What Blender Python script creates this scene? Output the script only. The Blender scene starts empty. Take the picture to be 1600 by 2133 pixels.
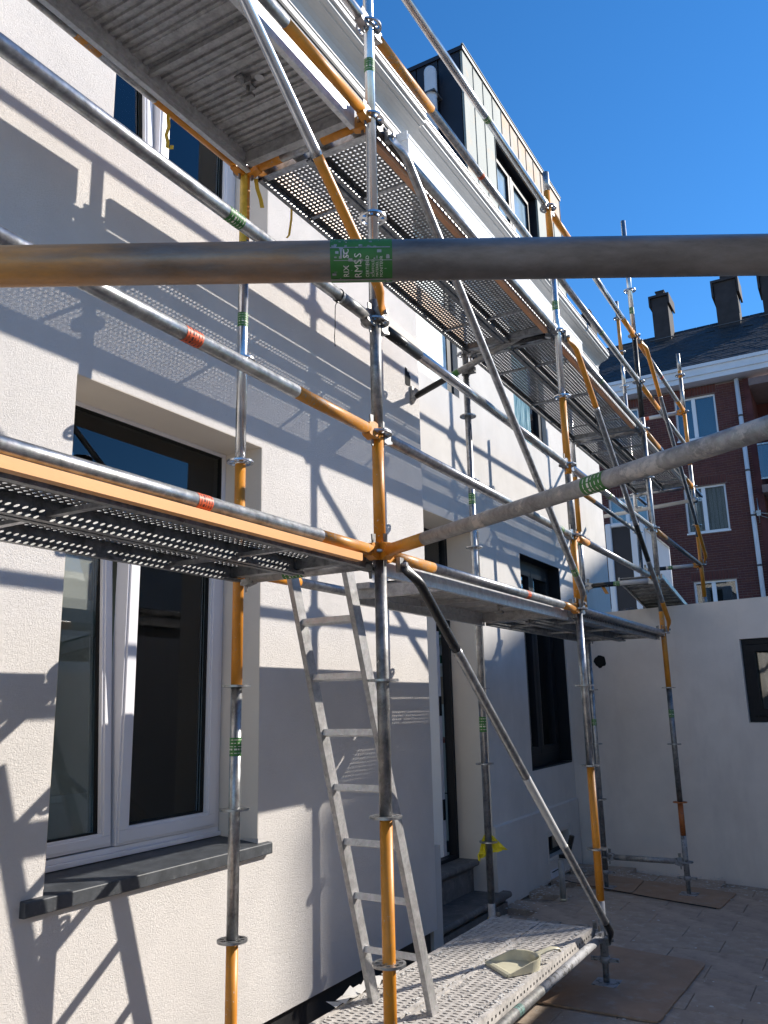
import bpy, math, random
from mathutils import Vector, Matrix
random.seed(7)
scn = bpy.context.scene
col = scn.collection
PI = math.pi

# ------------------------------------------------------------------ camera
cam_d = bpy.data.cameras.new('camera'); cam = bpy.data.objects.new('camera', cam_d); col.objects.link(cam)
cr = Vector((0.8655010710667773, 0.5003893206926646, -0.022768920022585244))
cu = Vector((0.13251225713922765, -0.18489100453410537, 0.9737842770091518))
cf = Vector((-0.4830614843786746, 0.8458284957242236, 0.22633108078823042))
cp = Vector((1.6364024945505486, -2.8258919519137016, 1.4091677880411397))
cam.matrix_world = Matrix(((cr.x, cu.x, -cf.x, cp.x), (cr.y, cu.y, -cf.y, cp.y), (cr.z, cu.z, -cf.z, cp.z), (0, 0, 0, 1)))
cam_d.sensor_fit = 'HORIZONTAL'; cam_d.sensor_width = 36; cam_d.lens = 36 * 1725.4737 / 1600
cam_d.clip_start = 0.05; cam_d.clip_end = 600
scn.camera = cam

# ------------------------------------------------------------------ sky and sun
SUN = Vector((1.0, 1.18, 0.93)).normalized()
elev = math.asin(SUN.z); azim = math.atan2(SUN.x, SUN.y)
w = bpy.data.worlds.new("World"); scn.world = w; w.use_nodes = True
nt = w.node_tree; nt.nodes.clear()
sk = nt.nodes.new('ShaderNodeTexSky'); sk.sky_type = 'NISHITA'; sk.sun_disc = False
sk.sun_elevation = elev; sk.sun_rotation = azim; sk.altitude = 100; sk.air_density = 1.0; sk.dust_density = 0.0; sk.ozone_density = 6.0
bg = nt.nodes.new('ShaderNodeBackground'); bg.inputs['Strength'].default_value = 0.12
wo = nt.nodes.new('ShaderNodeOutputWorld')
hs_ = nt.nodes.new('ShaderNodeHueSaturation'); hs_.inputs['Saturation'].default_value = 1.18; nt.links.new(sk.outputs[0], hs_.inputs['Color']); nt.links.new(hs_.outputs[0], bg.inputs[0]); nt.links.new(bg.outputs[0], wo.inputs[0])
sl = bpy.data.lights.new('sun', 'SUN'); sl.energy = 4.2; sl.angle = math.radians(0.53); sl.color = (1.0, 0.94, 0.85)
so = bpy.data.objects.new('sun', sl); col.objects.link(so)
so.rotation_euler = SUN.to_track_quat('Z', 'Y').to_euler(); so.location = (6, 8, 12)
scn.view_settings.view_transform = 'Standard'; scn.view_settings.look = 'None'
scn.view_settings.gamma = 1; scn.view_settings.use_curve_mapping = False
scn.view_settings.exposure = 0.72

# ------------------------------------------------------------------ materials
def newmat(name):
    m = bpy.data.materials.new(name); m.use_nodes = True
    n = m.node_tree.nodes; l = m.node_tree.links
    return m, n, l, n['Principled BSDF']
def noise(n, l, scale, detail=4, rough=.6, coord='Object', dist=0, stretch=None):
    tc = n.new('ShaderNodeTexCoord'); t = n.new('ShaderNodeTexNoise')
    t.inputs['Scale'].default_value = scale; t.inputs['Detail'].default_value = detail
    t.inputs['Roughness'].default_value = rough; t.inputs['Distortion'].default_value = dist
    src = tc.outputs[coord]
    if stretch:
        mp = n.new('ShaderNodeMapping'); mp.inputs['Scale'].default_value = stretch
        l.new(src, mp.inputs['Vector']); src = mp.outputs[0]
    l.new(src, t.inputs['Vector'])
    return t
def ramp(n, l, src, stops):
    r = n.new('ShaderNodeValToRGB'); e = r.color_ramp.elements
    while len(e) < len(stops): e.new(.5)
    for i, (p, c) in enumerate(stops):
        e[i].position = p; e[i].color = (*c, 1) if len(c) == 3 else c
    l.new(src, r.inputs[0]); return r
def g(v): return (v, v, v)
def mul(c, k): return tuple(min(1, x * k) for x in c)
def mixc(n, l, fac, a, b):
    m = n.new('ShaderNodeMix'); m.data_type = 'RGBA'
    l.new(fac, m.inputs[0])
    for s, i in ((a, 6), (b, 7)):
        if isinstance(s, tuple): m.inputs[i].default_value = (*s, 1)
        else: l.new(s, m.inputs[i])
    return m.outputs[2]
def bump(n, l, h, strength, dist, bs, prev=None):
    b = n.new('ShaderNodeBump'); b.inputs['Strength'].default_value = strength; b.inputs['Distance'].default_value = dist
    l.new(h, b.inputs['Height'])
    if prev: l.new(prev, b.inputs['Normal'])
    l.new(b.outputs[0], bs.inputs['Normal']); return b.outputs[0]

def simple(name, c, rough=.6, metal=0, var=.12, scale=12, bmp=0, bs=60, spec=.5, dirt=None, dirt_lo=.55, dirt_hi=.7, stretch=None):
    m, n, l, p = newmat(name)
    t = noise(n, l, scale, stretch=stretch)
    r = ramp(n, l, t.outputs['Fac'], [(.3, mul(c, 1 - var)), (.7, mul(c, 1 + var))])
    out = r.outputs[0]
    if dirt:
        t2 = noise(n, l, scale * 1.7, 6, .7)
        r2 = ramp(n, l, t2.outputs['Fac'], [(dirt_lo, g(0)), (dirt_hi, g(1))])
        out = mixc(n, l, r2.outputs[0], out, dirt)
    l.new(out, p.inputs['Base Color'])
    p.inputs['Roughness'].default_value = rough; p.inputs['Metallic'].default_value = metal
    p.inputs['Specular IOR Level'].default_value = spec
    if bmp:
        t3 = noise(n, l, bs, 5); bump(n, l, t3.outputs['Fac'], bmp, .004, p)
    return m

def galv_mat(name, lo, hi, rough, scuff=.0, spots=None, metal=.9):
    m, n, l, p = newmat(name)
    t = noise(n, l, 22 if rough > .3 else 6, 6 if rough > .3 else 1, .7, dist=.4)
    r = ramp(n, l, t.outputs['Fac'], [(.32, lo), (.62, hi)])
    v = n.new('ShaderNodeTexVoronoi'); v.inputs['Scale'].default_value = 90
    tc = n.new('ShaderNodeTexCoord'); l.new(tc.outputs['Object'], v.inputs['Vector'])
    mm = n.new('ShaderNodeMix'); mm.data_type = 'RGBA'; mm.blend_type = 'MULTIPLY'; mm.inputs[0].default_value = .18 if rough > .3 else .05
    l.new(r.outputs[0], mm.inputs[6]); l.new(v.outputs['Color'], mm.inputs[7])
    hs = n.new('ShaderNodeHueSaturation'); hs.inputs['Saturation'].default_value = .25; l.new(mm.outputs[2], hs.inputs['Color'])
    out = hs.outputs[0]
    if spots:
        t2 = noise(n, l, 9, 8, .75); r2 = ramp(n, l, t2.outputs['Fac'], [(.56, g(0)), (.62, g(1))])
        out = mixc(n, l, r2.outputs[0], out, spots)
        inv = n.new('ShaderNodeMath'); inv.operation = 'MULTIPLY_ADD'; inv.inputs[1].default_value = -metal; inv.inputs[2].default_value = metal
        l.new(r2.outputs[0], inv.inputs[0]); l.new(inv.outputs[0], p.inputs['Metallic'])
    else: p.inputs['Metallic'].default_value = metal
    if rough > .3:
        t6 = noise(n, l, 55, 5, .65, dist=.5); r6 = ramp(n, l, t6.outputs['Fac'], [(.66, g(0)), (.675, g(1))])
        out = mixc(n, l, r6.outputs[0], out, (.50, .48, .45))
    l.new(out, p.inputs['Base Color'])
    t4 = noise(n, l, 35, 5); rr = n.new('ShaderNodeMapRange'); rr.inputs[3].default_value = rough - (.12 if rough > .3 else .02); rr.inputs[4].default_value = rough + (.16 if rough > .3 else .06)
    l.new(t4.outputs['Fac'], rr.inputs[0]); l.new(rr.outputs[0], p.inputs['Roughness'])
    if rough > .3:
        t5 = noise(n, l, 150, 3); bump(n, l, t5.outputs['Fac'], .05, .0015, p)
    return m

def paint_mat(name, c, wear=(.30, .29, .27), lo=.60, hi=.615, rough=.42):
    m, n, l, p = newmat(name)
    t = noise(n, l, 6, 5); r = ramp(n, l, t.outputs['Fac'], [(.3, mul(c, .72)), (.7, mul(c, 1.12))])
    t2 = noise(n, l, 30, 10, .85, dist=1.6); r2 = ramp(n, l, t2.outputs['Fac'], [(lo, g(0)), (hi, g(1))])
    out = mixc(n, l, r2.outputs[0], r.outputs[0], wear)
    t3 = noise(n, l, 75, 4, .6); r3 = ramp(n, l, t3.outputs['Fac'], [(.69, g(0)), (.70, g(1))])
    out = mixc(n, l, r3.outputs[0], out, (.55, .53, .50))
    t4 = noise(n, l, 12, 8, .8, stretch=(1, 1, .3)); r4 = ramp(n, l, t4.outputs['Fac'], [(.60, g(0)), (.75, g(.7))])
    out = mixc(n, l, r4.outputs[0], out, mul(c, .4))
    l.new(out, p.inputs['Base Color'])
    p.inputs['Roughness'].default_value = rough
    b1 = bump(n, l, r2.outputs[0], .25, -.0008, p); t5 = noise(n, l, 60, 3); bump(n, l, t5.outputs['Fac'], .15, .002, p, b1)
    return m

def plaster_mat(name, c, gs, strength, dist, var=.05, stain=None):
    m, n, l, p = newmat(name)
    t = noise(n, l, 2.2, 6, .65); r = ramp(n, l, t.outputs['Fac'], [(.3, mul(c, 1 - var)), (.7, mul(c, 1 + var * .6))])
    out = r.outputs[0]
    if stain:
        t2 = noise(n, l, 1.1, 5, .7, stretch=(1.2, 1.2, .35)); r2 = ramp(n, l, t2.outputs['Fac'], [(.5, g(0)), (.72, g(.55))])
        out = mixc(n, l, r2.outputs[0], out, stain)
    v = n.new('ShaderNodeTexVoronoi'); v.feature = 'SMOOTH_F1'; v.inputs['Scale'].default_value = gs
    v.inputs['Smoothness'].default_value = .6
    tc = n.new('ShaderNodeTexCoord')
    dn = noise(n, l, gs * .5, 4, .7)
    mx = n.new('ShaderNodeMix'); mx.data_type = 'RGBA'; mx.blend_type = 'LINEAR_LIGHT'; mx.inputs[0].default_value = .03
    l.new(tc.outputs['Object'], mx.inputs[6]); l.new(dn.outputs['Color'], mx.inputs[7]); l.new(mx.outputs[2], v.inputs['Vector'])
    ad = n.new('ShaderNodeMath'); ad.operation = 'MULTIPLY_ADD'; ad.inputs[1].default_value = -1.0
    l.new(v.outputs['Distance'], ad.inputs[0]); l.new(dn.outputs['Fac'], ad.inputs[2])
    bump(n, l, ad.outputs[0], strength, dist, p)
    l.new(out, p.inputs['Base Color']); p.inputs['Roughness'].default_value = .92; p.inputs['Specular IOR Level'].default_value = .2
    return m

def glass_mat(name, tint=(.85, .9, .88), ior=1.5, k=1.0):
    m = bpy.data.materials.new(name); m.use_nodes = True; n = m.node_tree.nodes; l = m.node_tree.links; n.clear()
    o = n.new('ShaderNodeOutputMaterial'); tr = n.new('ShaderNodeBsdfTransparent'); tr.inputs[0].default_value = (*tint, 1)
    gl = n.new('ShaderNodeBsdfGlossy'); gl.inputs['Roughness'].default_value = .008; gl.inputs[0].default_value = (.95, .97, 1, 1)
    fr = n.new('ShaderNodeFresnel'); fr.inputs[0].default_value = ior
    ma = n.new('ShaderNodeMath'); ma.operation = 'MULTIPLY'; ma.inputs[1].default_value = k; ma.use_clamp = True
    t = noise(n, l, 3, 2); bp = n.new('ShaderNodeBump'); bp.inputs['Strength'].default_value = .02; bp.inputs['Distance'].default_value = .002
    l.new(t.outputs['Fac'], bp.inputs['Height']); l.new(bp.outputs[0], gl.inputs['Normal'])
    mx = n.new('ShaderNodeMixShader'); l.new(fr.outputs[0], ma.inputs[0]); l.new(ma.outputs[0], mx.inputs[0])
    l.new(tr.outputs[0], mx.inputs[1]); l.new(gl.outputs[0], mx.inputs[2]); l.new(mx.outputs[0], o.inputs[0])
    return m

M = {}
M['galv'] = galv_mat('galvanised steel', (.22, .23, .24), (.50, .51, .52), .34)
M['galv_shiny'] = galv_mat('new galvanised steel', (.46, .47, .50), (.68, .70, .72), .24, metal=.97)
M['galv_dark'] = galv_mat('weathered galvanised steel', (.15, .145, .14), (.34, .33, .31), .48, spots=(.30, .28, .25), metal=.8)
M['galv_brown'] = galv_mat('dull brownish galvanised steel', (.22, .19, .165), (.44, .41, .38), .48, spots=(.52, .47, .42), metal=.5)
M['galv_deck'] = galv_mat('deck steel', (.15, .155, .16), (.34, .35, .36), .46, metal=.8)
M['galv_dust'] = simple('cement dusted steel', (.52, .485, .45), .85, 0, .22, 16, .5, 80, .2, dirt=(.22, .21, .20), dirt_lo=.5, dirt_hi=.75)
M['dusty_tube'] = simple('dust coated tube', (.36, .36, .37), .7, .2, .2, 14, .3, 60, .3, dirt=(.13, .125, .12), dirt_lo=.52, dirt_hi=.6)
def fgp():
    m, n, l, p = newmat('worn tube with fading orange paint')
    tc = n.new('ShaderNodeTexCoord'); sx = n.new('ShaderNodeSeparateXYZ'); l.new(tc.outputs['Object'], sx.inputs[0])
    nz = noise(n, l, 7, 8, .75, stretch=(.35, .35, 2.5)); a = n.new('ShaderNodeMath'); a.operation = 'MULTIPLY_ADD'; a.inputs[1].default_value = .9
    l.new(nz.outputs['Fac'], a.inputs[0]); l.new(sx.outputs['X'], a.inputs[2])
    mr = n.new('ShaderNodeMapRange'); mr.inputs[1].default_value = 1.10; mr.inputs[2].default_value = 1.62; l.new(a.outputs[0], mr.inputs[0])
    t = noise(n, l, 14, 7, .7, stretch=(.5, .5, 2)); r = ramp(n, l, t.outputs['Fac'], [(.3, (.13, .115, .10)), (.6, (.27, .25, .235)), (.8, (.36, .34, .33))])
    t2 = noise(n, l, 9, 6, .7, stretch=(.5, .5, 2)); r2 = ramp(n, l, t2.outputs['Fac'], [(.3, (.30, .13, .025)), (.65, (.74, .30, .02))])
    out = mixc(n, l, mr.outputs[0], r2.outputs[0], r.outputs[0]); l.new(out, p.inputs['Base Color'])
    mm = n.new('ShaderNodeMath'); mm.operation = 'MULTIPLY'; mm.inputs[1].default_value = .55; l.new(mr.outputs[0], mm.inputs[0]); l.new(mm.outputs[0], p.inputs['Metallic'])
    p.inputs['Roughness'].default_value = .42
    t5 = noise(n, l, 120, 3); bump(n, l, t5.outputs['Fac'], .2, .002, p); return m
M['fg_paint'] = fgp()
M['orange'] = paint_mat('orange paint', (.70, .27, .022))
M['orange_worn'] = paint_mat('worn orange paint', (.62, .26, .035), lo=.53, hi=.58)
M['orange_rust'] = paint_mat('rusty orange paint', (.44, .13, .03), (.2, .09, .05), .55, .58)
M['black'] = paint_mat('black paint', (.012, .012, .013), (.25, .25, .25), .60, .62, .35)
M['alu'] = galv_mat('aluminium', (.52, .52, .53), (.72, .72, .72), .38, metal=.5)
M['alu_dull'] = galv_mat('dull aluminium', (.30, .255, .22), (.50, .45, .41), .42, metal=.35)
M['plaster_near'] = plaster_mat('coarse cream plaster', (.83, .785, .745), 130, .7, .008, .07)
M['plaster_far'] = plaster_mat('fine white plaster', (.68, .65, .615), 150, .35, .006, .08, stain=(.56, .54, .50))
M['plaster_smooth'] = plaster_mat('smooth render', (.78, .71, .62), 60, .12, .003, .05)
M['plaster_end'] = plaster_mat('trowelled grey white render', (.84, .765, .70), 40, .12, .004, .08, stain=(.62, .55, .51))
M['white_pvc'] = simple('white plastic frame', (.80, .79, .82), .3, 0, .02, 3)
M['white_paint'] = simple('white painted moulding', (.52, .52, .515), .5, 0, .04, 5, .1, 30)
M['eps'] = simple('white polystyrene foam', (.88, .88, .88), .9, 0, .03, 60, .9, 170)
M['dark_frame'] = simple('anthracite frame', (.014, .016, .020), .5, 0, .1, 4, spec=.25)
M['sill'] = simple('blue grey stone sill', (.055, .06, .068), .5, 0, .35, 14, .2, 50, .5, dirt=(.15, .16, .165), dirt_lo=.58, dirt_hi=.78)
M['bluestone'] = simple('blue stone step', (.125, .122, .12), .6, 0, .3, 8, .3, 40, .4, dirt=(.24, .225, .21), dirt_lo=.52, dirt_hi=.72)
M['glass'] = glass_mat('window glass', (.80, .82, .79), 1.5, 1.15)
M['glass_sky'] = glass_mat('coated glass', (.78, .82, .82), 1.6, 1.7)
M['interior'] = simple('interior wall', (.46, .40, .31), .8, 0, .05, 2)
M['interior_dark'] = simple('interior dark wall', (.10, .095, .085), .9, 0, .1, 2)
M['interior_white'] = simple('interior white wall', (.62, .60, .56), .8, 0, .04, 2)
M['curtain'] = simple('pale curtain', (.66, .65, .66), .9, 0, .2, 5, stretch=(14, 14, .6))
M['brick'] = simple('dark red brick', (.120, .042, .036), .85, 0, .3, 3, .6, 50, .3)
M['brick2'] = simple('brown red brick', (.105, .036, .036), .85, 0, .3, 3, .6, 50, .3)
M['mortar'] = simple('brick mortar', (.20, .145, .14), .95, 0, .1, 8)
M['slate'] = simple('dark slate', (.028, .031, .037), .65, 0, .35, 4, .3, 40, .3)
M['lead'] = simple('lead grey flashing', (.10, .10, .11), .6, .3, .2, 4)
M['chimney'] = simple('sooty chimney brick', (.035, .03, .033), .85, 0, .25, 5, .5, 40)
M['gutter'] = simple('white gutter board', (.66, .68, .74), .5, 0, .06, 3)
M['pipe'] = simple('pale grey downpipe', (.62, .64, .70), .45, 0, .06, 4)
M['zinc'] = simple('weathered zinc panel', (.29, .315, .295), .7, 0, .10, 2.2, 0, 60, .4, dirt=(.46, .33, .21), dirt_lo=.56, dirt_hi=.78, stretch=(1, 1.5, .4))
M['zinc_rust'] = simple('rust streaked zinc panel', (.33, .30, .26), .7, 0, .14, 3, 0, 60, .4, dirt=(.48, .28, .15), dirt_lo=.42, dirt_hi=.62, stretch=(1, 5, .35))
M['cladding'] = simple('black cladding', (.012, .012, .02), .5, 0, .2, 3)
M['paver'] = simple('dusty paver', (.42, .335, .265), .9, 0, .16, 5, .5, 60, .2, dirt=(.52, .45, .39), dirt_lo=.50, dirt_hi=.70)
M['paver2'] = simple('worn paver', (.44, .35, .28), .9, 0, .2, 4, .5, 60, .2, dirt=(.30, .245, .20), dirt_lo=.5, dirt_hi=.68)
M['ground'] = simple('sandy bedding', (.38, .31, .25), .95, 0, .3, 6, .6, 60, .2)
M['hardboard'] = simple('brown hardboard', (.36, .235, .155), .7, 0, .15, 5, .15, 60, .4, dirt=(.38, .31, .25), dirt_lo=.52, dirt_hi=.72)
M['paint_chip'] = simple('plaster crumb', (.6, .58, .55), .9, 0, .1, 9)
M['green'] = simple('green label', (.045, .18, .035), .5, 0, .15, 40)
M['teal'] = simple('faded teal label', (.14, .26, .23), .6, 0, .3, 60)
M['label_white'] = simple('label print', (.78, .74, .62), .6, 0, .15, 90)
M['red_label'] = simple('orange red label', (.72, .12, .04), .5, 0, .15, 50)
M['label_black'] = simple('black print', (.03, .02, .02), .6, 0, .1, 30)
M['tape'] = simple('yellow tape', (.62, .42, .05), .4, 0, .2, 30)
M['rag'] = simple('yellow plastic rag', (.74, .62, .01), .45, 0, .15, 14, .4, 30)
M['cream'] = simple('cream plastic', (.60, .56, .41), .42, 0, .08, 10, .1, 60)
M['red_box'] = simple('red plastic', (.42, .03, .02), .4, 0, .2, 8)
M['green_box'] = simple('green carton', (.015, .09, .05), .6, 0, .25, 12)
M['wood'] = simple('reddish counter wood', (.30, .09, .06), .5, 0, .2, 8)
M['ochre'] = simple('ochre wall', (.62, .27, .03), .8, 0, .1, 2)
M['cream_wall'] = simple('cream wall', (.62, .50, .30), .8, 0, .12, 2)
M['black_hole'] = simple('dark cavity', (.008, .008, .008), .95, 0, .1, 3)
M['foil'] = simple('dark bitumen membrane', (.02, .02, .022), .6, 0, .3, 8, .4, 30)
M['clear_tube'] = simple('greyish plastic tube', (.30, .30, .29), .3, 0, .15, 10)
M['film'] = None
def film_mat():
    m, n, l, p = newmat('streaked protective film')
    t = noise(n, l, 3.0, 6, .6, dist=.8, stretch=(1, 9, 1.2))
    r = ramp(n, l, t.outputs['Fac'], [(.36, (.86, .90, .88)), (.5, (.72, .82, .78)), (.66, (.30, .42, .40))])
    l.new(r.outputs[0], p.inputs['Base Color']); p.inputs['Roughness'].default_value = .35
    return m
M['film'] = film_mat()
def film2():
    m, n, l, p = newmat('teal streaked glass film')
    t = noise(n, l, 3.4, 6, .6, dist=.8, stretch=(1, 14, 1.0))
    r = ramp(n, l, t.outputs['Fac'], [(.34, (.40, .52, .50)), (.5, (.16, .27, .27)), (.62, (.03, .10, .11))])
    l.new(r.outputs[0], p.inputs['Base Color']); p.inputs['Roughness'].default_value = .2
    return m
M['film2'] = film2()
M['dormer_sky_pane'] = simple('pane with sky reflection colour', (.28, .40, .50), .12, 0, .25, 2, stretch=(1, 3, .5), spec=.8)  # the blue is reflected sky put into the pane colour

# ------------------------------------------------------------------ mesh helpers
class MB:
    def __init__(s): s.v = []; s.f = []; s.s = []
    def quad(s, a, b, c, d, sm=False):
        i = len(s.v); s.v += [tuple(a), tuple(b), tuple(c), tuple(d)]; s.f.append((i, i+1, i+2, i+3)); s.s.append(sm); return s
    def poly(s, pts, sm=False):
        i = len(s.v); s.v += [tuple(p) for p in pts]; s.f.append(tuple(range(i, i+len(pts)))); s.s.append(sm); return s
    def box(s, x0, x1, y0, y1, z0, z1, mat=None):
        i = len(s.v); P = [(x, y, z) for z in (z0, z1) for y in (y0, y1) for x in (x0, x1)]
        if mat is not None: P = [tuple(mat @ Vector(p)) for p in P]
        s.v += P
        for q in ((0, 2, 3, 1), (4, 5, 7, 6), (0, 1, 5, 4), (2, 6, 7, 3), (0, 4, 6, 2), (1, 3, 7, 5)):
            s.f.append(tuple(i+k for k in q)); s.s.append(False)
        return s
    def tube(s, p0, p1, r, n=20, r1=None, caps=True, inner=None):
        p0 = Vector(p0); p1 = Vector(p1); r1 = r if r1 is None else r1
        d = (p1-p0).normalized(); a = d.orthogonal().normalized(); b = d.cross(a)
        i = len(s.v)
        for p, rr in ((p0, r), (p1, r1)):
            for k in range(n):
                t = 2*PI*k/n; s.v.append(tuple(p + (a*math.cos(t)+b*math.sin(t))*rr))
        for k in range(n):
            k2 = (k+1) % n; s.f.append((i+k, i+k2, i+n+k2, i+n+k)); s.s.append(True)
        if caps:
            if inner:
                for p, rr, base, flip in ((p0, inner, i, 1), (p1, inner, i+n, 0)):
                    j = len(s.v)
                    for dd in (0, .06):
                        q = p + d*dd*(1 if flip else -1)
                        for k in range(n):
                            t = 2*PI*k/n; s.v.append(tuple(q + (a*math.cos(t)+b*math.sin(t))*rr))
                    for k in range(n):
                        k2 = (k+1) % n
                        s.f.append((base+k, j+k, j+k2, base+k2)); s.s.append(False)
                        s.f.append((j+k, j+n+k, j+n+k2, j+k2)); s.s.append(True)
                    s.f.append(tuple(j+n+k for k in range(n))); s.s.append(False)
            else:
                s.f.append(tuple(i+k for k in reversed(range(n)))); s.s.append(False)
                s.f.append(tuple(i+n+k for k in range(n))); s.s.append(False)
        return s
    def prism(s, pts, a, b, axis='y'):
        # pts: closed outline in the two other axes, extruded a..b along axis
        def mk(p, t):
            return (p[0], t, p[1]) if axis == 'y' else ((t, p[0], p[1]) if axis == 'x' else (p[0], p[1], t))
        i = len(s.v); n = len(pts)
        s.v += [mk(p, a) for p in pts] + [mk(p, b) for p in pts]
        for k in range(n):
            k2 = (k+1) % n; s.f.append((i+k, i+k2, i+n+k2, i+n+k)); s.s.append(False)
        s.f.append(tuple(i+k for k in reversed(range(n)))); s.s.append(False)
        s.f.append(tuple(i+n+k for k in range(n))); s.s.append(False)
        return s
    def sweep(s, path, sec, n=16):
        # path: points, sec: (ru, rv) radii along u (side) and v; u fixed = x axis-ish
        i = len(s.v); m = len(path)
        for k, p in enumerate(path):
            p = Vector(p); a = Vector(path[max(0, k-1)]); b = Vector(path[min(m-1, k+1)])
            d = (b-a).normalized(); u = Vector((1, 0, 0)); u = (u - d*u.dot(d)).normalized(); v = d.cross(u)
            ru, rv = sec[k]
            for q in range(n):
                t = 2*PI*q/n; s.v.append(tuple(p + u*math.cos(t)*ru + v*math.sin(t)*rv))
        for k in range(m-1):
            for q in range(n):
                q2 = (q+1) % n; s.f.append((i+k*n+q, i+k*n+q2, i+(k+1)*n+q2, i+(k+1)*n+q)); s.s.append(True)
        s.f.append(tuple(i+q for q in reversed(range(n)))); s.s.append(False)
        s.f.append(tuple(i+(m-1)*n+q for q in range(n))); s.s.append(False)
        return s
    def mesh(s, name, mat):
        me = bpy.data.meshes.new(name); me.from_pydata(s.v, [], s.f)
        me.polygons.foreach_set('use_smooth', s.s); me.materials.append(mat); me.validate(); me.update(); return me
    def build(s, name, mat, parent=None, bevel=0):
        me = s.mesh(name, mat); o = bpy.data.objects.new(name, me); col.objects.link(o)
        if parent: o.parent = parent
        if bevel:
            b = o.modifiers.new('bevel', 'BEVEL'); b.width = bevel; b.segments = 2; b.limit_method = 'ANGLE'
        return o

def inst(name, me, parent=None, loc=(0, 0, 0), rot=(0, 0, 0)):
    o = bpy.data.objects.new(name, me); col.objects.link(o); o.parent = parent; o.location = loc; o.rotation_euler = rot; return o
def tag(o, label, cat, group=None, kind=None):
    o['label'] = label; o['category'] = cat
    if group: o['group'] = group
    if kind: o['kind'] = kind
    return o
def thing(name, label, cat, loc=(0, 0, 0), rot=(0, 0, 0), group=None):
    o = bpy.data.objects.new(name, None); o.empty_display_size = .05; col.objects.link(o); o.location = loc; o.rotation_euler = rot
    return tag(o, label, cat, group)
def structure(o): o['kind'] = 'structure'; return o
def stuff(o): o['kind'] = 'stuff'; return o
def copy_tree(o, parent=None):
    c = o.copy(); col.objects.link(c)
    if parent: c.parent = parent
    for ch in [x for x in o.children]: copy_tree(ch, c)
    return c

def wall_panel(name, mat, org, u, nrm, t, W, H, holes, parent=None, z0=0, back=True):
    """wall W x H standing along u from org, outward normal nrm, thickness t, with rectangular holes (u0,u1,v0,v1)"""
    org = Vector(org); u = Vector(u).normalized(); nrm = Vector(nrm).normalized(); up = Vector((0, 0, 1))
    us = sorted({0, W} | {a for h in holes for a in h[:2] if 0 < a < W}); vs = sorted({z0, H} | {a for h in holes for a in h[2:] if z0 < a < H})
    mb = MB()
    def P(a, b, d): return org + u*a + up*b - nrm*d
    def hole(i, j):
        if i < 0 or j < 0 or i >= len(us)-1 or j >= len(vs)-1: return True
        a = (us[i]+us[i+1])/2; b = (vs[j]+vs[j+1])/2
        return any(h[0] < a < h[1] and h[2] < b < h[3] for h in holes)
    for i in range(len(us)-1):
        for j in range(len(vs)-1):
            if hole(i, j): continue
            a0, a1, b0, b1 = us[i], us[i+1], vs[j], vs[j+1]
            mb.quad(P(a0, b0, 0), P(a1, b0, 0), P(a1, b1, 0), P(a0, b1, 0))
            if back: mb.quad(P(a1, b0, t), P(a0, b0, t), P(a0, b1, t), P(a1, b1, t))
            if hole(i-1, j): mb.quad(P(a0, b0, t), P(a0, b0, 0), P(a0, b1, 0), P(a0, b1, t))
            if hole(i+1, j): mb.quad(P(a1, b0, 0), P(a1, b0, t), P(a1, b1, t), P(a1, b1, 0))
            if hole(i, j-1): mb.quad(P(a0, b0, t), P(a1, b0, t), P(a1, b0, 0), P(a0, b0, 0))
            if hole(i, j+1): mb.quad(P(a0, b1, 0), P(a1, b1, 0), P(a1, b1, t), P(a0, b1, t))
    return mb.build(name, mat, parent)

def frame_box(mb, x0, x1, y0, y1, z0, z1, wd, wb=None, wt=None):
    """rectangular frame in the YZ plane with member width wd, thickness x0..x1"""
    wb = wd if wb is None else wb; wt = wd if wt is None else wt
    mb.box(x0, x1, y0, y1, z0, z0+wb); mb.box(x0, x1, y0, y1, z1-wt, z1)
    mb.box(x0, x1, y0, y0+wd, z0+wb, z1-wt); mb.box(x0, x1, y1-wd, y1, z0+wb, z1-wt)

# ------------------------------------------------------------------ ground
G = -0.275
mb = MB(); mb.quad((-60, -60, G-.05), (80, -60, G-.05), (80, 120, G-.05), (-60, 120, G-.05))
structure(mb.build('ground', M['ground']))
# paving: staggered pavers in the yard
yard = thing('paving', 'dusty worn paving slabs of the yard', 'paving'); yard['kind'] = 'structure'
def paver_mesh(i, lx, ly):
    mb = MB(); c = .0025; h = .05
    mb.box(0, lx, 0, ly, -h, -c)
    a = [(0, 0, -c), (lx, 0, -c), (lx, ly, -c), (0, ly, -c)]; b = [(c, c, 0), (lx-c, c, 0), (lx-c, ly-c, 0), (c, ly-c, 0)]
    mb.f.pop(1); mb.s.pop(1)
    for k in range(4): mb.quad(a[k], a[(k+1) % 4], b[(k+1) % 4], b[k])
    mb.quad(*b); return mb.mesh('paver', M['paver'] if i % 2 else M['paver2'])
PX, PY = .60, .30
pm = [paver_mesh(i, PX-.004, PY-.004) for i in range(4)]
cells = []
ny = int(9.2/PY)
for j in range(ny):
    y = -2.4 + j*PY
    off = (j % 2)*PX/2
    for i in range(-1, 8):
        x = -1.3 + i*PX + off
        if x < -1.33 + 0 or x > 2.5: continue
        if y+PY > 6.48 - (x+1.335+PX)*.2318: continue
        cells.append((x, y))
cells.sort(key=lambda c: (Vector((c[0], c[1], G)) - cp).length if (Vector((c[0], c[1], G))-cp).dot(cf) > 3.4 else 99)
rest = MB()
for k, (x, y) in enumerate(cells):
    dz = random.uniform(-.0025, .0025)
    if k < 300:
        inst('paver', pm[random.randrange(4)], yard, (x, y, G+dz), (random.uniform(-.004, .004), random.uniform(-.004, .004), 0))
    else:
        rest.box(x, x+PX-.004, y, y+PY-.004, G-.05, G+dz)
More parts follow.
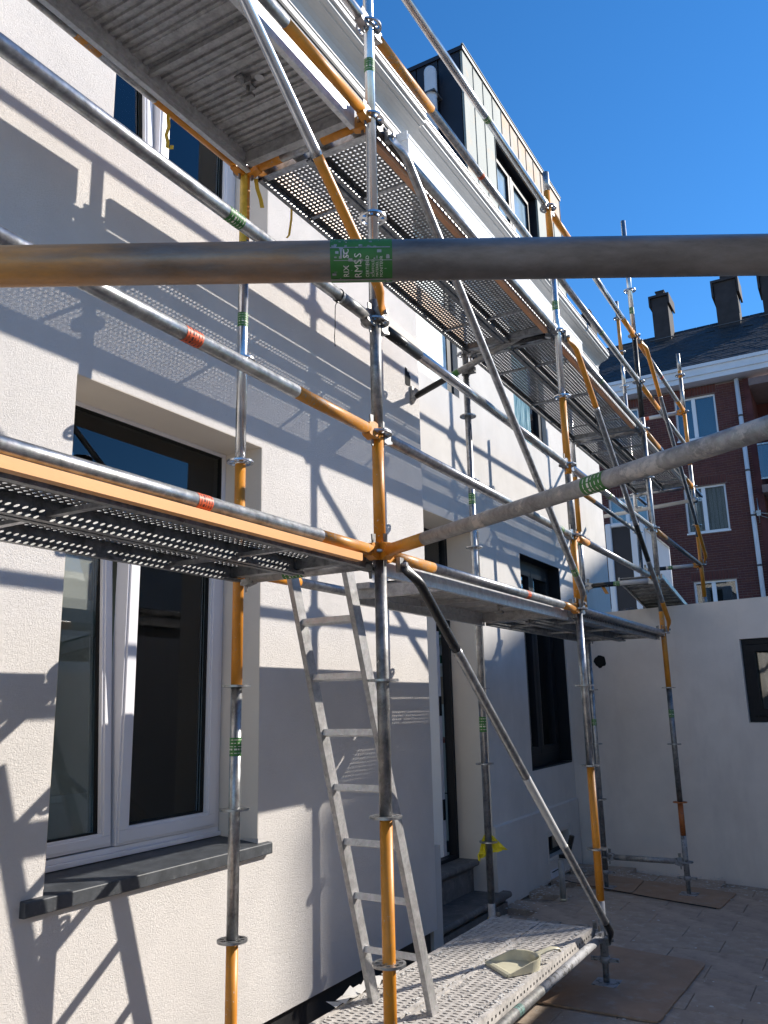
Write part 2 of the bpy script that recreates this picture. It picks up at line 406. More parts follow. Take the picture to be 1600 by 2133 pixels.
stuff(rest.build('distant_pavers', M['paver'], yard))

# ------------------------------------------------------------------ near facade (own house)
N, F = -1.17, -1.335
house = thing('rendered_house', 'cream house front in coarse plaster with white windows, left', 'house', (N, -1, -.1))
def under(o, root):  # parent keeping world placement
    o.parent = root; o.matrix_parent_inverse = Matrix.Translation(-Vector(root.location)); return o
wl = wall_panel('wall', M['plaster_near'], (N, -5.0, 0), (0, 1, 0), (1, 0, 0), .40, 7.69, 5.95,
                [(4.433, 5.72, .735, 2.84), (4.545, 5.75, 4.13, 5.6)], z0=-.10); under(wl, house)
# smooth reveals lining (thin plaster skin proud of the coarse reveal)
def reveal(x0, x1, y0, y1, z0, z1, mat, root, bottom=False):
    mb = MB(); e = .003
    mb.box(x0, x1, y0, y0+e, z0, z1); mb.box(x0, x1, y1-e, y1, z0, z1); mb.box(x0, x1, y0+e, y1-e, z1-e, z1)
    if bottom: mb.box(x0, x1, y0+e, y1-e, z0, z0+e)
    under(mb.build('reveal', mat), root)
reveal(-1.43, N-.001, -.567+.0005, .72-.0005, .76, 2.84-.0005, M['plaster_smooth'], house)
reveal(-1.43, N-.001, -.455+.0005, .75-.0005, 4.135, 5.6-.0005, M['plaster_smooth'], house)
# sill
mb = MB(); mb.prism([(-1.45, .675), (-1.45, .765), (-1.145, .735), (-1.141, .733), (-1.14, .729), (-1.14, .682), (-1.143, .679), (-1.45, .675)], -.665, .802)
sill = mb.build('window_sill', M['sill'], bevel=.003); under(sill, house)
# dark base strip under the plaster
mb = MB(); mb.box(-1.5, N-.05, -5.0, 2.68, -.33, -.10)
under(mb.build('base_strip', M['foil']), house)

def white_window(root, y0, y1, z0, z1, xf, ztr):
    """white window: wide fixed light above, two leaves below, the left one tilted inwards"""
    xb = xf-.07; ym = y0+(y1-y0)*.442
    fr = thing('window', '', 'x'); del fr['label']; del fr['category']; fr.parent = root
    fr.matrix_parent_inverse = Matrix.Translation(-Vector(root.location))
    mb = MB(); frame_box(mb, xb, xf, y0, y1, z0, z1, .030, .045, .022)
    mb.box(xb, xf-.002, y0+.031, y1-.031, ztr-.03, ztr+.03)
    mb.box(xf+.001, xf+.02, y0+.002, y1-.002, z0, z0+.022)
    mb.build('frame', M['white_pvc'], fr, bevel=.003)
    mb = MB(); frame_box(mb, xf-.03, xf-.006, y0+.031, y1-.031, ztr+.031, z1-.023, .007); mb.build('gasket', M['black_hole'], fr)
    mb = MB(); mb.box(xf-.026, xf-.018, y0+.035, y1-.035, ztr+.036, z1-.027); mb.build('pane', M['glass'], fr)
    for k, (a, b) in enumerate(((y0+.032, ym-.008), (ym+.006, y1-.032))):
        zt = ztr-.033; zb = z0+.047
        mb = MB(); wdt = .078 if k else .060
        frame_box(mb, xb, xf+.010, a, b, zb, zt, wdt)
        frame_box(mb, xb+.01, xf+.018, a+.012, b-.012, zb+.012, zt-.012, wdt-.024)
        s = mb.build('sash', M['white_pvc'], fr, bevel=.003)
        mb = MB(); frame_box(mb, xf-.03, xf-.010, a+wdt-.002, b-wdt+.002, zb+wdt-.002, zt-wdt+.002, .010)
        gk = mb.build('gasket', M['black_hole'], fr)
        mb = MB(); mb.box(xf-.036, xf-.028, a+wdt-.004, b-wdt+.004, zb+wdt-.004, zt-wdt+.004)
        gp = mb.build('pane', M['glass'], fr)
        if k == 0:
            piv = Vector((xb, a, zb)); R = Matrix.Translation(piv) @ Matrix.Rotation(math.radians(-3.6), 4, 'Y') @ Matrix.Translation(-piv+Vector((-.012, 0, 0)))
            for o in (s, gk, gp): o.matrix_local = R
    return fr
def net_mat():
    m = bpy.data.materials.new('grey insect screen'); m.use_nodes = True; n = m.node_tree.nodes; l = m.node_tree.links; n.clear()
    o = n.new('ShaderNodeOutputMaterial'); tr = n.new('ShaderNodeBsdfTransparent'); df = n.new('ShaderNodeBsdfDiffuse'); df.inputs[0].default_value = (.42, .45, .42, 1)
    mx = n.new('ShaderNodeMixShader'); mx.inputs[0].default_value = .30; l.new(tr.outputs[0], mx.inputs[1]); l.new(df.outputs[0], mx.inputs[2]); l.new(mx.outputs[0], o.inputs[0]); return m
M['net'] = net_mat()
mb = MB(); mb.box(-1.540, -1.537, -.50, -.03, 1.05, 2.2); under(mb.build('insect_screen', M['net']), house)
white_window(house, -.564, .717, .765, 2.837, -1.43, 2.24)
white_window(house, -.452, .747, 4.135, 5.597, -1.43, 5.2)
# room behind the near windows
def room(name, root, x0, x1, y0, y1, z0, z1, mat, back=None):
    mb = MB()
    if back is None: mb.quad((x0, y0, z0), (x0, y0, z1), (x0, y1, z1), (x0, y1, z0))
    elif back != 'open':  # 'open' leaves the rear wall off so daylight brightens the room
        a, b, c, d = back      # rear opening a..b, c..d, added to let light in
        mb.quad((x0, y0, z0), (x0, y0, z1), (x0, a, z1), (x0, a, z0)); mb.quad((x0, b, z0), (x0, b, z1), (x0, y1, z1), (x0, y1, z0))
        mb.quad((x0, a, z0), (x0, a, c), (x0, b, c), (x0, b, z0)); mb.quad((x0, a, d), (x0, a, z1), (x0, b, z1), (x0, b, d))
    mb.quad((x0, y0, z0), (x1, y0, z0), (x1, y0, z1), (x0, y0, z1))
    mb.quad((x1, y1, z0), (x0, y1, z0), (x0, y1, z1), (x1, y1, z1))
    mb.quad((x0, y0, z0), (x0, y1, z0), (x1, y1, z0), (x1, y0, z0))
    mb.quad((x0, y0, z1), (x1, y0, z1), (x1, y1, z1), (x0, y1, z1))
    under(mb.build(name, mat), root)
room('room', house, -4.6, -1.575, -2.5, 1.5, .1, 3.0, M['interior'], (-2.4, .6, .9, 2.6))
room('room', house, -4.6, -1.575, -2.5, 1.5, 3.2, 5.9, M['interior'], (-2.3, 1.2, 3.9, 5.6))
mb = MB(); mb.box(-1.56, -1.545, -.44, .05, 4.2, 5.5); under(mb.build('curtain', M['interior']), house)
mb = MB(); mb.box(-1.95, -1.62, .60, .98, .1, 2.98); under(mb.build('inner_pier', M['interior']), house)
# inner blind / pale panel seen through the left leaf
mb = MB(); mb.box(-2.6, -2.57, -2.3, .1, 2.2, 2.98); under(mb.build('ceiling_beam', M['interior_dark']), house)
# ragged hole in the near facade
def ragged(mb, cx, cy, r, n, x, jit=.3, stretch=1.0):
    return [(x, cx + r*math.cos(2*PI*k/n)*(1+random.uniform(-jit, jit)), cy + r*stretch*math.sin(2*PI*k/n)*(1+random.uniform(-jit, jit))) for k in range(n)]
mb = MB(); pts = [(N+.002, 2.46, 3.93), (N+.002, 2.46, 3.81), (N+.002, 2.475, 3.80), (N+.002, 2.545, 3.815), (N+.002, 2.55, 3.90), (N+.002, 2.535, 3.905), (N+.002, 2.535, 3.925), (N+.002, 2.50, 3.925), (N+.002, 2.50, 3.945), (N+.002, 2.47, 3.95)]
mb.poly(pts); under(mb.build('wall_opening', M['black_hole']), house)
# grey offcut board fixed high on the wall
mb = MB(); mb.box(N+.001, N+.02, 2.38, 2.689, 4.17, 4.24); mb.box(N+.001, N+.02, 2.15, 2.38, 4.18, 4.245)
under(mb.build('fixing_batten', M['plaster_smooth']), house)

# ------------------------------------------------------------------ far facade
fh = thing('white_house', 'white house front with dark door opening and anthracite windows', 'house', (F, 5, G))
wf = wall_panel('wall', M['plaster_far'], (F, 2.60, 0), (0, 1, 0), (1, 0, 0), .34, 6.00, 5.98,
    [(.155, 1.526, -.30, 2.95), (2.565, 3.83, .745, 2.90), (.25, 1.24, 4.16, 5.6), (2.68, 3.73, 4.22, 5.6), (2.83, 3.47, -.09, .105)], z0=-.30); under(wf, fh)
# plinth
pl = wall_panel('plinth', M['plaster_far'], (F+.022, 4.128, 0), (0, 1, 0), (1, 0, 0), .022, 2.33, .36, [(1.302, 1.942, -.09, .105)], z0=-.30, back=False); under(pl, fh)
mb = MB(); mb.prism([(F+.0225, .3601), (F, .3601), (F, .374)], 4.128, 6.458); under(mb.build('plinth_cap', M['plaster_far']), fh)
mb = MB(); mb.box(F-.3, -1.20, 2.695, 2.84, -.30, .42)
under(mb.build('jamb_plinth', M['plaster_far']), fh)
reveal(-1.66, F-.001, 2.7555, 4.1255, .10, 2.9495, M['plaster_smooth'], fh)
# door frame, light over the door and open leaf
door = thing('door', '', 'x'); del door['label']; del door['category']; under(door, fh)
mb = MB(); frame_box(mb, -1.73, -1.66, 2.76, 4.122, .101, 2.946, .055, .03, .05)
mb.box(-1.735, -1.655, 2.815, 4.066, 2.40, 2.46)
mb.box(-1.70, -1.65, 4.055, 4.068, .13, 2.40)
mb.build('frame', M['dark_frame'], door, bevel=.002)
mb = MB(); mb.box(-1.70, -1.69, 2.81, 4.067, 2.46, 2.896); mb.build('pane', M['glass'], door)
mb = MB(); mb.box(-1.74, -1.735, 2.81, 4.067, 2.46, 2.896); mb.build('blind', M['curtain'], door)
mb = MB(); mb.box(-2.62, -1.74, 3.985, 4.045, .12, 2.39); lf = mb.build('door_leaf', M['white_pvc'], door)
for z in (.42, 1.30, 2.05):
    mb = MB(); mb.box(-1.742, -1.732, 3.995, 4.035, z, z+.17); mb.build('lock_plate', M['dark_frame'], lf)
# kitchen behind the door
room('room', fh, -4.4, -1.75, 2.0, 4.9, .09, 2.6, M['interior_white'], 'open')
sh = thing('kitchen_shelf', 'white shelf with green cartons seen through the open door', 'shelf', (-2.3, 4.77, 1.79))
mb = MB(); mb.box(-.5, .45, -.14, .125, -.02, 0); mb.build('board', M['white_pvc'], sh)
mb = MB(); mb.box(-.5, .45, -.14, .125, .26, .28); mb.build('board', M['white_pvc'], sh)
for nm, lab, z, mt, hh in (('green_carton', 'row of green cartons on the lower shelf inside the doorway', 1.7905, 'green_box', .085), ('white_carton', 'ribbed white packets stacked on the green cartons inside the doorway', 1.8765, 'white_pvc', .10), ('dark_green_carton', 'dark green cartons on the upper shelf inside the doorway', 2.0705, 'green_box', .16)):
    t = thing(nm, lab, 'carton', (-2.75, 4.66, z))
    for k in range(9):
        mb = MB(); mb.box(k*.09, k*.09+.082, random.uniform(0, .02), .2, 0, hh*random.uniform(.88, 1)); mb.build('carton', M[mt], t)
t = thing('leafy_garland', 'dark green drooping leaves hanging under the upper kitchen shelf', 'garland', (-2.3, 4.62, 2.03))
mb = MB(); rr = random.Random(2)
for k in range(26):
    x = -.35+k*.028; d_ = .05+.05*abs(math.sin(k*.9)); mb.poly([(x, rr.uniform(-.01, .01), .01), (x+.03, 0, .01), (x+.018, rr.uniform(-.02, .02), -d_)])
mb.build('leaves', M['green_box'], t)
ct = thing('kitchen_counter', 'white kitchen cabinet with red brown worktop behind the doorway', 'cabinet', (-2.3, 4.6, .09))
mb = MB(); mb.box(-.9, .45, -.15, .29, .0, .955); mb.build('cabinet_front', M['interior_white'], ct)
mb = MB(); mb.box(-.9, .45, -.17, .29, .956, .99); mb.build('worktop', M['wood'], ct)
mb = MB(); mb.box(-.9, .45, -.156, -.1505, .50, .508); mb.build('drawer_gap', M['dark_frame'], ct)
mb = MB(); mb.box(-.9, .45, -.20, -.1505, .0, .09); mb.build('skirting', M['dark_frame'], ct)
t = thing('red_container', 'red tub with a glass jar on the kitchen worktop', 'container', (-2.24, 4.56, 1.081))
mb = MB(); mb.tube((0, 0, 0), (0, 0, .06), .08, 14); mb.build('tub', M['red_box'], t)
mb = MB(); mb.tube((0, .02, .061), (.0, .02, .17), .05, 12, .035); mb.build('jar', M['label_white'], t)
mb = MB(); mb.tube((0, .02, .171), (.0, .02, .20), .036, 12); mb.build('lid', M['red_box'], t)
pc = thing('wall_picture', 'small brownish picture hanging on the kitchen wall', 'picture', (-2.17, 4.895, 1.55))
mb = MB(); mb.box(-.06, .06, -.01, 0, -.15, .12); mb.build('print', M['hardboard'], pc)

# steps
st = thing('front_steps', 'two dark blue stone steps in front of the open door', 'steps', (-1.5, 3.6, G))
def stepslab(name, x0, x1, y0, y1, zt, th):
    mb = MB(); nn = []
    for k in range(7):
        a = -PI/2 + PI*k/6; nn.append((x1-.022+.022*math.cos(a), zt-th/2+th/2*math.sin(a)))
    out = [(x0, zt-th)] + nn + [(x0, zt)]
    mb.prism(out, y0, y1); o = mb.build(name, M['bluestone'], bevel=.002); under(o, st)
    mb = MB(); mb.prism([(x0, zt-th-.03), (x1-.06, zt-th-.03), (x1-.035, zt-th-.0005), (x0, zt-th-.0005)], y0+.01, y1-.01); under(mb.build('moulding', M['bluestone']), st)
stepslab('step_slab', -1.76, -1.475, 2.76, 4.127, .10, .05)
mb = MB(); mb.box(-1.76, -1.535, 2.80, 4.125, -.15, .02); under(mb.build('riser', M['bluestone']), st)
stepslab('step_slab', -1.76, -1.235, 2.80, 4.235, -.152, .05)
mb = MB(); mb.box(-1.76, -1.27, 2.80, 4.21, -.33, -.2325); under(mb.build('riser', M['bluestone']), st)

# dark windows of the far facade
def dark_window(root, y0, y1, z0, z1, x, leafs=2, top=.09, glass='glass', panels=None):
    fr = thing('window', '', 'x'); del fr['label']; del fr['category']; under(fr, root)
    mb = MB(); frame_box(mb, x-.08, x, y0, y1, z0, z1, .06, .12, top); mb.build('frame', M['dark_frame'], fr, bevel=.002)
    a0, a1 = y0+.06, y1-.06; wdt = (a1-a0)/leafs
    for k in range(leafs):
        a, b = a0+wdt*k, a0+wdt*(k+1)
        mb = MB(); frame_box(mb, x-.07, x-.012+.02, a+.003, b-.003, z0+.122, z1-top-.002, .075); mb.build('sash', M['dark_frame'], fr, bevel=.002)
        mb = MB(); mb.box(x-.036, x-.028, a+.07, b-.07, z0+.19, z1-top-.07); mb.build('pane', M[glass], fr)
    return fr
dark_window(fh, 5.168, 6.427, .748, 2.897, F-.13, glass='glass_sky')
mb = MB(); mb.box(F-.20, F-.005, 5.17, 6.425, .7455, .76); under(mb.build('window_sill', M['dark_frame']), fh)
reveal(F-.21, F-.001, 5.1655, 6.4295, .762, 2.8995, M['dark_frame'], fh)
for a in (5.25, 5.84):  # pale slats standing in for the wall reflected in the panes
    mb = MB()
    for k in range(9): mb.box(F-.30-.006*(k % 2), F-.285-.006*(k % 2), a+k*.058, a+k*.058+.056, .88, 2.8)
    under(mb.build('curtain', M['curtain']), fh)
room('room', fh, -4.0, F-.345, 4.95, 7.4, .3, 3.0, M['interior'], 'open')
dark_window(fh, 2.853, 3.837, 4.163, 5.597, F-.05); dark_window(fh, 5.283, 6.327, 4.223, 5.597, F-.05)
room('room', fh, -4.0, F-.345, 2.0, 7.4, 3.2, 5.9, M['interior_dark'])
mb = MB(); mb.box(F-.040, F-.028, 2.86, 3.64, 4.18, 5.58); under(mb.build('protective_film', M['film']), fh)
mb = MB(); mb.box(F-.040, F-.028, 5.29, 5.86, 4.24, 5.58); under(mb.build('protective_film', M['film2']), fh)
# cellar window and vent plate
mb = MB(); frame_box(mb, F-.08, F-.05, 5.43, 6.07, -.09, .105, .03); mb.box(F-.08, F-.05, 5.72, 5.75, -.06, .075); under(mb.build('cellar_window_frame', M['dark_frame']), fh)
mb = MB(); mb.box(F-.12, F-.10, 5.43, 6.07, -.09, .105); under(mb.build('cellar_window_pane', M['interior']), fh)
mb = MB(); frame_box(mb, F+.022, F+.030, 5.39, 6.11, -.13, .16, .018); under(mb.build('render_edge', M['plaster_far']), fh)
mb = MB(); mb.box(F+.0225, F+.034, 5.43, 5.77, -.285, -.205); vp = mb.build('vent_plate', M['gutter']); under(vp, fh)
mb = MB(); mb.box(F+.0345, F+.036, 5.45, 5.75, -.222, -.214); under(mb.build('vent_slot', M['black_hole']), fh)

# ------------------------------------------------------------------ cornice and roof
def cornice(root, y0, y1, dx, dz, xw):
    prof = [(-1.22, 5.98), (-1.22, 6.085), (-1.212, 6.088), (-1.212, 6.10), (-1.222, 6.102), (-1.222, 6.135), (-1.205, 6.165), (-1.18, 6.19), (-1.150, 6.207), (-1.115, 6.218), (-1.115, 6.228), (-1.085, 6.232), (-1.072, 6.242), (-1.072, 6.270), (-1.05, 6.272), (-1.05, 6.31)]
    pts = [(xw-.1, 5.98+dz)] + [(a+dx, b+dz) for a, b in prof] + [(xw-.1, 6.31+dz)]
    mb = MB(); mb.prism(pts, y0, y1); o = mb.build('cornice', M['white_paint']); under(o, root)
    mb = MB(); mb.prism([(xw-.1, 6.3105+dz), (-1.058+dx, 6.3105+dz), (-1.058+dx, 6.335+dz), (-1.07+dx, 6.345+dz), (-1.07+dx, 6.365+dz), (xw-.1, 6.38+dz)], y0, y1); under(mb.build('gutter', M['foil']), root)
    mb = MB(); mb.prism([(-1.056+dx, 6.3355+dz), (-1.050+dx, 6.3355+dz), (-1.050+dx, 6.345+dz), (-1.056+dx, 6.345+dz)], y0, y1); under(mb.build('gutter_lip', M['galv']), root)
cornice(house, -5.0, 2.69, .045, -.03, N)
cornice(fh, 2.692, 8.6, 0, 0, F)
mb = MB(); mb.box(-5, -1.16, -5, 2.69, 5.95, 5.98); mb.prism([(-5.0, 6.29), (-1.22, 6.352), (-5.0, 8.3)], -5, 2.69); under(mb.build('roof', M['slate']), house)
mb = MB(); mb.prism([(-5.0, 6.35), (-1.32, 6.382), (-2.2, 7.0), (-5.0, 7.4)], 2.70, 8.6); under(mb.build('roof', M['slate']), fh)
mb = MB(); mb.box(-4.6, F-.345, 8.58, 8.6, -.3, 6.38); under(mb.build('end_wall', M['plaster_far']), fh)
# polystyrene strip under the cornice
ep = thing('foam_strip', 'rough cut white polystyrene strip under the cornice', 'insulation', (-1.17, 4, 5.72))
mb = MB(); rr = random.Random(3); n_ = 4; ya, yb = 2.43, 7.2
for k in range(n_):
    a = ya+(yb-ya)*k/n_; b = ya+(yb-ya)*(k+1)/n_; j0 = rr.uniform(-.002, .002)
    mb.box(-.165, .115+j0, a-4, b-4, 0, .20+rr.uniform(-.001, .001))
mb.build('foam_block', M['eps'], ep)
mb = MB(); mb.box(-.11, .11, -1.58, -1.567, .18, .26); mb.box(-.11, .118, -1.5662, 3.2, .2045, .235); mb.build('foam_lip', M['eps'], ep)

# ------------------------------------------------------------------ dormer
dm = thing('roof_dormer', 'tall roof dormer clad in zinc and black boards above the cornice', 'dormer', (-1.9, 7.5, 7))
DX, DY0, DY1, DZ0, DZ1 = -1.9, 5.69, 9.62, 6.9, 9.74
wp = []
def zstrip(y0, y1, z0, z1, mat, name='panel', x=DX, d=.010):
    mb = MB(); mb.box(x-.03, x, y0+.0015, y1-.0015, z0, z1); mb.box(x, x+d, y1-.006, y1-.0015, z0, z1); under(mb.build(name, M[mat]), dm)
ys = [DY0+.004]
while ys[-1] < DY1-.3: ys.append(ys[-1]+.33)
ys[-1] = DY1
for a, b in zip(ys, ys[1:]):
    zstrip(a, b, 9.06, DZ1-.03, 'zinc' if a < 6.9 else 'zinc_rust')
for a, b in zip([5.694, 6.03, 6.36, 8.42, 8.82, 9.2], [6.03, 6.36, 6.70, 8.82, 9.2, 9.62]): zstrip(a, b, DZ0, 9.055, 'zinc')
zstrip(6.70, 8.42, DZ0, 7.45, 'zinc')
mb = MB(); mb.box(-5.2, DX-.035, DY0+.03, DY1-.03, DZ0-.4, DZ1-.05)
# body with window niche: build from slabs instead
mb = MB(); mb.box(-5.2, DX-.36, DY0+.02, DY1-.02, DZ0-.4, DZ1-.05); mb.box(DX-.36, DX-.031, DY0+.02, 6.69, DZ0-.4, DZ1-.05); mb.box(DX-.36, DX-.031, 8.43, DY1-.02, DZ0-.4, DZ1-.05); mb.box(DX-.36, DX-.031, 6.69, 8.43, 9.06, DZ1-.05); mb.box(DX-.36, DX-.031, 6.69, 8.43, DZ0-.4, 7.44)
under(mb.build('core', M['cladding']), dm)
mb = MB(); mb.box(-5.25, DX+.02, DY0-.02, DY1+.02, DZ1-.05, DZ1+.01); under(mb.build('roof_edge', M['cladding']), dm)
mb = MB(); mb.box(DX-.001, DX+.03, DY0-.03, DY1+.03, DZ1+.011, DZ1+.025); under(mb.build('coping', M['zinc']), dm)
for k in range(10):
    mb = MB(); x = DX-.04-k*.32; mb.box(x-.30, x, DY0, DY0+.019, DZ0-.4, DZ1-.052); under(mb.build('board', M['cladding']), dm)
# window in niche
fr = thing('window', '', 'x'); del fr['label']; del fr['category']; under(fr, dm)
mb = MB(); frame_box(mb, DX-.20, DX-.13, 6.70, 8.42, 7.45, 9.05, .09); mb.box(DX-.20, DX-.11, 7.50, 7.60, 7.54, 8.96); mb.build('frame', M['dark_frame'], fr)
mb = MB(); frame_box(mb, DX-.19, DX-.11, 6.80, 7.49, 7.55, 8.95, .05); frame_box(mb, DX-.19, DX-.11, 7.61, 8.32, 7.55, 8.95, .05); mb.build('sash', M['dark_frame'], fr)
mb = MB(); mb.box(DX-.11, DX-.103, 7.53, 7.56, 7.55, 8.95); mb.build('mullion_strip', M['gutter'], fr)
for a, b in ((6.85, 7.44), (7.66, 8.27)):
    mb = MB(); mb.box(DX-.16, DX-.15, a, b, 7.60, 8.90); mb.build('pane', M['dormer_sky_pane'], fr)
# flue on the dark side
fl = thing('flue_pipe', 'fat grey flue pipe with domed top on the black dormer side', 'pipe', (-2.3, 5.55, 7))
mb = MB(); mb.tube((0, 0, -1), (0, 0, 2.05), .075, 20, caps=False); mb.tube((0, 0, 2.05), (0, 0, 2.08), .085, 20); mb.tube((0, 0, 2.08), (0, 0, 2.42), .082, 20, caps=False)
for k in range(5):
    a0 = k*PI/10; a1 = (k+1)*PI/10; mb.tube((0, 0, 2.42+.08*math.sin(a0)), (0, 0, 2.42+.08*math.sin(a1)), .082*math.cos(a0), 20, .082*math.cos(a1)+.0001, caps=False)
mb.build('flue', M['pipe'], fl)
for z in (.9, 2.06):
    mb = MB(); mb.box(-.09, .09, -.09, .14, z, z+.025); mb.build('bracket', M['lead'], fl)
bird = thing('roof_finial', 'small dark peak sticking up from the dormer roof edge', 'finial', (-1.95, 8.2, 9.766))
mb = MB(); mb.tube((0, 0, 0), (0, .01, .16), .07, 8, .004); mb.build('spike', M['cladding'], bird)

# ------------------------------------------------------------------ extension with end wall
ex = thing('extension', 'low flat roofed white rendered extension closing the yard', 'extension', (1, 7, G))
U = Vector((.9742, -.2258, 0)); NE = Vector((-.2258, -.9742, 0)); P0 = Vector((F, 6.478, 0))
ew = wall_panel('wall', M['plaster_end'], P0, U, NE, .30, 4.04, 2.345, [(1.945, 2.90, 1.16, 1.955)], z0=-.33); under(ew, ex)
P1 = P0 + U*4.04
wr = wall_panel('unseen_side_wall', M['plaster_end'], P1, (0, -1, 0), (-1, 0, 0), .25, 9.5, 2.345, [], z0=-.33); under(wr, ex)
mb = MB(); mb.box(P1.x, P1.x+.25, -4.0, 1.6, 2.346, 3.7); under(mb.build('unseen_side_wall', M['plaster_end']), ex)  # unseen raised part, added to shade the tubes close to the camera
mb = MB(); mb.poly([(F-.1, 6.6, 2.30), tuple(P1+Vector((0, .2, 2.30))), (7.0, 5.9, 2.30), (7.0, 11.5, 2.30), (F-.1, 11.5, 2.30)])
mb.poly([(F+.0, 8.601, 2.30), (-5, 8.601, 2.30), (-5, 11.5, 2.30), (F+.0, 11.5, 2.30)]); under(mb.build('flat_roof', M['foil']), ex)
mb = MB(); rr = random.Random(5)
for k in range(40):
    a, b = P0+U*(k*.1), P0+U*(k*.1+.1); h = rr.uniform(0, .012)
    mb.poly([tuple(a-NE*-.0+Vector((0, 0, 2.3455))), tuple(b+Vector((0, 0, 2.3455))), tuple(b-NE*.29+Vector((0, 0, 2.348+h))), tuple(a-NE*.29+Vector((0, 0, 2.348+h)))])
under(mb.build('wall_top', M['plaster_end']), ex)
# window in end wall
def W(a, z, d): return P0+U*a+Vector((0, 0, z))-NE*d
RM = Matrix(((U.x, -NE.x, 0, P0.x), (U.y, -NE.y, 0, P0.y), (0, 0, 1, 0), (0, 0, 0, 1)))
def fr_local(mb, a0, a1, z0, z1, wd, d0, d1):
    mb.box(a0, a1, d0, d1, z0, z0+wd, RM); mb.box(a0, a1, d0, d1, z1-wd, z1, RM); mb.box(a0, a0+wd, d0, d1, z0+wd, z1-wd, RM); mb.box(a1-wd, a1, d0, d1, z0+wd, z1-wd, RM)
fw = thing('window', '', 'x'); del fw['label']; del fw['category']; under(fw, ex)
mb = MB(); fr_local(mb, 1.948, 2.897, 1.163, 1.952, .055, .03, .10); mb.build('frame', M['dark_frame'], fw, bevel=.002)
mb = MB(); fr_local(mb, 2.006, 2.84, 1.221, 1.894, .065, .015, .08); mb.build('sash', M['dark_frame'], fw, bevel=.002)
mb = MB(); mb.box(2.07, 2.78, .05, .056, 1.285, 1.83, RM); mb.build('pane', M['glass_sky'], fw)
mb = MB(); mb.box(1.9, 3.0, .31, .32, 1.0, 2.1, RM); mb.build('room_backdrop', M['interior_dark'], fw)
# items behind that pane
t = thing('glass_bottles', 'pale bottles and jars behind the small window in the end wall', 'bottles', tuple(W(2.3, 1.165, .2)))
mb = MB()
for k, (da, h, r) in enumerate(((-.17, .42, .02), (-.10, .40, .018), (-.02, .3, .03), (.08, .25, .035), (.2, .35, .03))):
    c = U*da; mb.tube((c.x, c.y, .0), (c.x, c.y, h*.7), r, 12); mb.tube((c.x, c.y, h*.7), (c.x, c.y, h), r*.6, 12, r*.35)
mb.build('bottle_group', M['interior_white'], t)
# core-drilled hole
def onwall(a, z, d=-.003): return tuple(W(a, z, d))
mb = MB(); rr = random.Random(11); pts = []
for k in range(18):
    t_ = 2*PI*k/18; r_ = .072*(1+rr.uniform(-.14, .12)); pts.append(onwall(.415+r_*math.cos(t_), 1.816+r_*.95*math.sin(t_)))
mb.poly(pts); under(mb.build('pipe_hole', M['black_hole']), ex)
# membrane heap on the wall top
hp = thing('bitumen_heap', 'crumpled black roofing membrane lying on the extension wall top', 'membrane', (-.5, 6.5, 2.35))
mb = MB(); nx, nyy = 22, 8; rr = random.Random(4); V = []
for i in range(nx+1):
    for j in range(nyy+1):
        a = i/nx; b = j/nyy; e = math.sin(PI*a)*math.sin(PI*b)
        V.append((a*.62-.38, .15+b*.35-(a*.62-.38)*.23-.02, .001+e*(.045+.05*rr.random()) + .03*e*math.sin(9*a)))
for i in range(nx):
    for j in range(nyy):
        q = [V[i*(nyy+1)+j], V[(i+1)*(nyy+1)+j], V[(i+1)*(nyy+1)+j+1], V[i*(nyy+1)+j+1]]; mb.quad(*q, sm=False)
mb.build('membrane_fold', M['foil'], hp)

# ------------------------------------------------------------------ annex behind (white frame with dark door)
an = thing('rear_annex', 'white rear annex with rounded frame round a dark glazed door', 'annex', (-2.2, 14, G))
mb = MB(); mb.box(-2.72, -2.60, 13.96, 14.1, 2, 4.93); mb.box(-2.22, -1.93, 13.96, 14.1, 2, 4.93); mb.box(-2.60, -2.22, 13.96, 14.1, 4.84, 4.93)
under(mb.build('frame', M['white_pvc'], bevel=.03), an)
mb = MB(); mb.box(-2.60, -2.22, 14.02, 14.05, 2, 4.84); under(mb.build('door_pane', M['film2'] if False else M['cladding']), an)
mb = MB(); mb.prism([(-1.93, 2.0), (-1.50, 2.0), (-1.50, 4.28), (-1.93, 4.72)], 14.0, 14.06); under(mb.build('side_panel', M['white_pvc']), an)
mb = MB(); mb.prism([(-1.93, 4.7205), (-1.50, 4.2805), (-1.50, 4.33), (-1.93, 4.77)], 13.97, 14.08); under(mb.build('panel_edge', M['galv']), an)
mb = MB(); mb.box(-2.68, -1.52, 14.11, 16, G, 2.2); mb.box(-5, -2.75, 14.12, 16, G, 3.2); under(mb.build('body', M['plaster_far']), an)

# ------------------------------------------------------------------ brick apartment building
br = thing('brick_apartment_house', 'dark red brick apartment house with slate roof and white gutter board', 'building', (-2, 20, G))
BY = 20.0; BX0, BX1 = -9.0, -.30
wins = []
for (x0, x1) in ((-2.09, -1.03), (-4.13, -3.07), (-6.6, -5.5)):
    for (z0, z1) in ((8.22, 9.42), (5.65, 6.90), (3.10, 4.36)): wins.append((x0, x1, z0, z1))
core = wall_panel('wall', M['mortar'], (BX0, BY+.012, 0), (1, 0, 0), (0, -1, 0), .3, BX1-BX0, 9.66, [(a-BX0, b-BX0, c, d) for a, b, c, d in wins], z0=-.3); under(core, br)
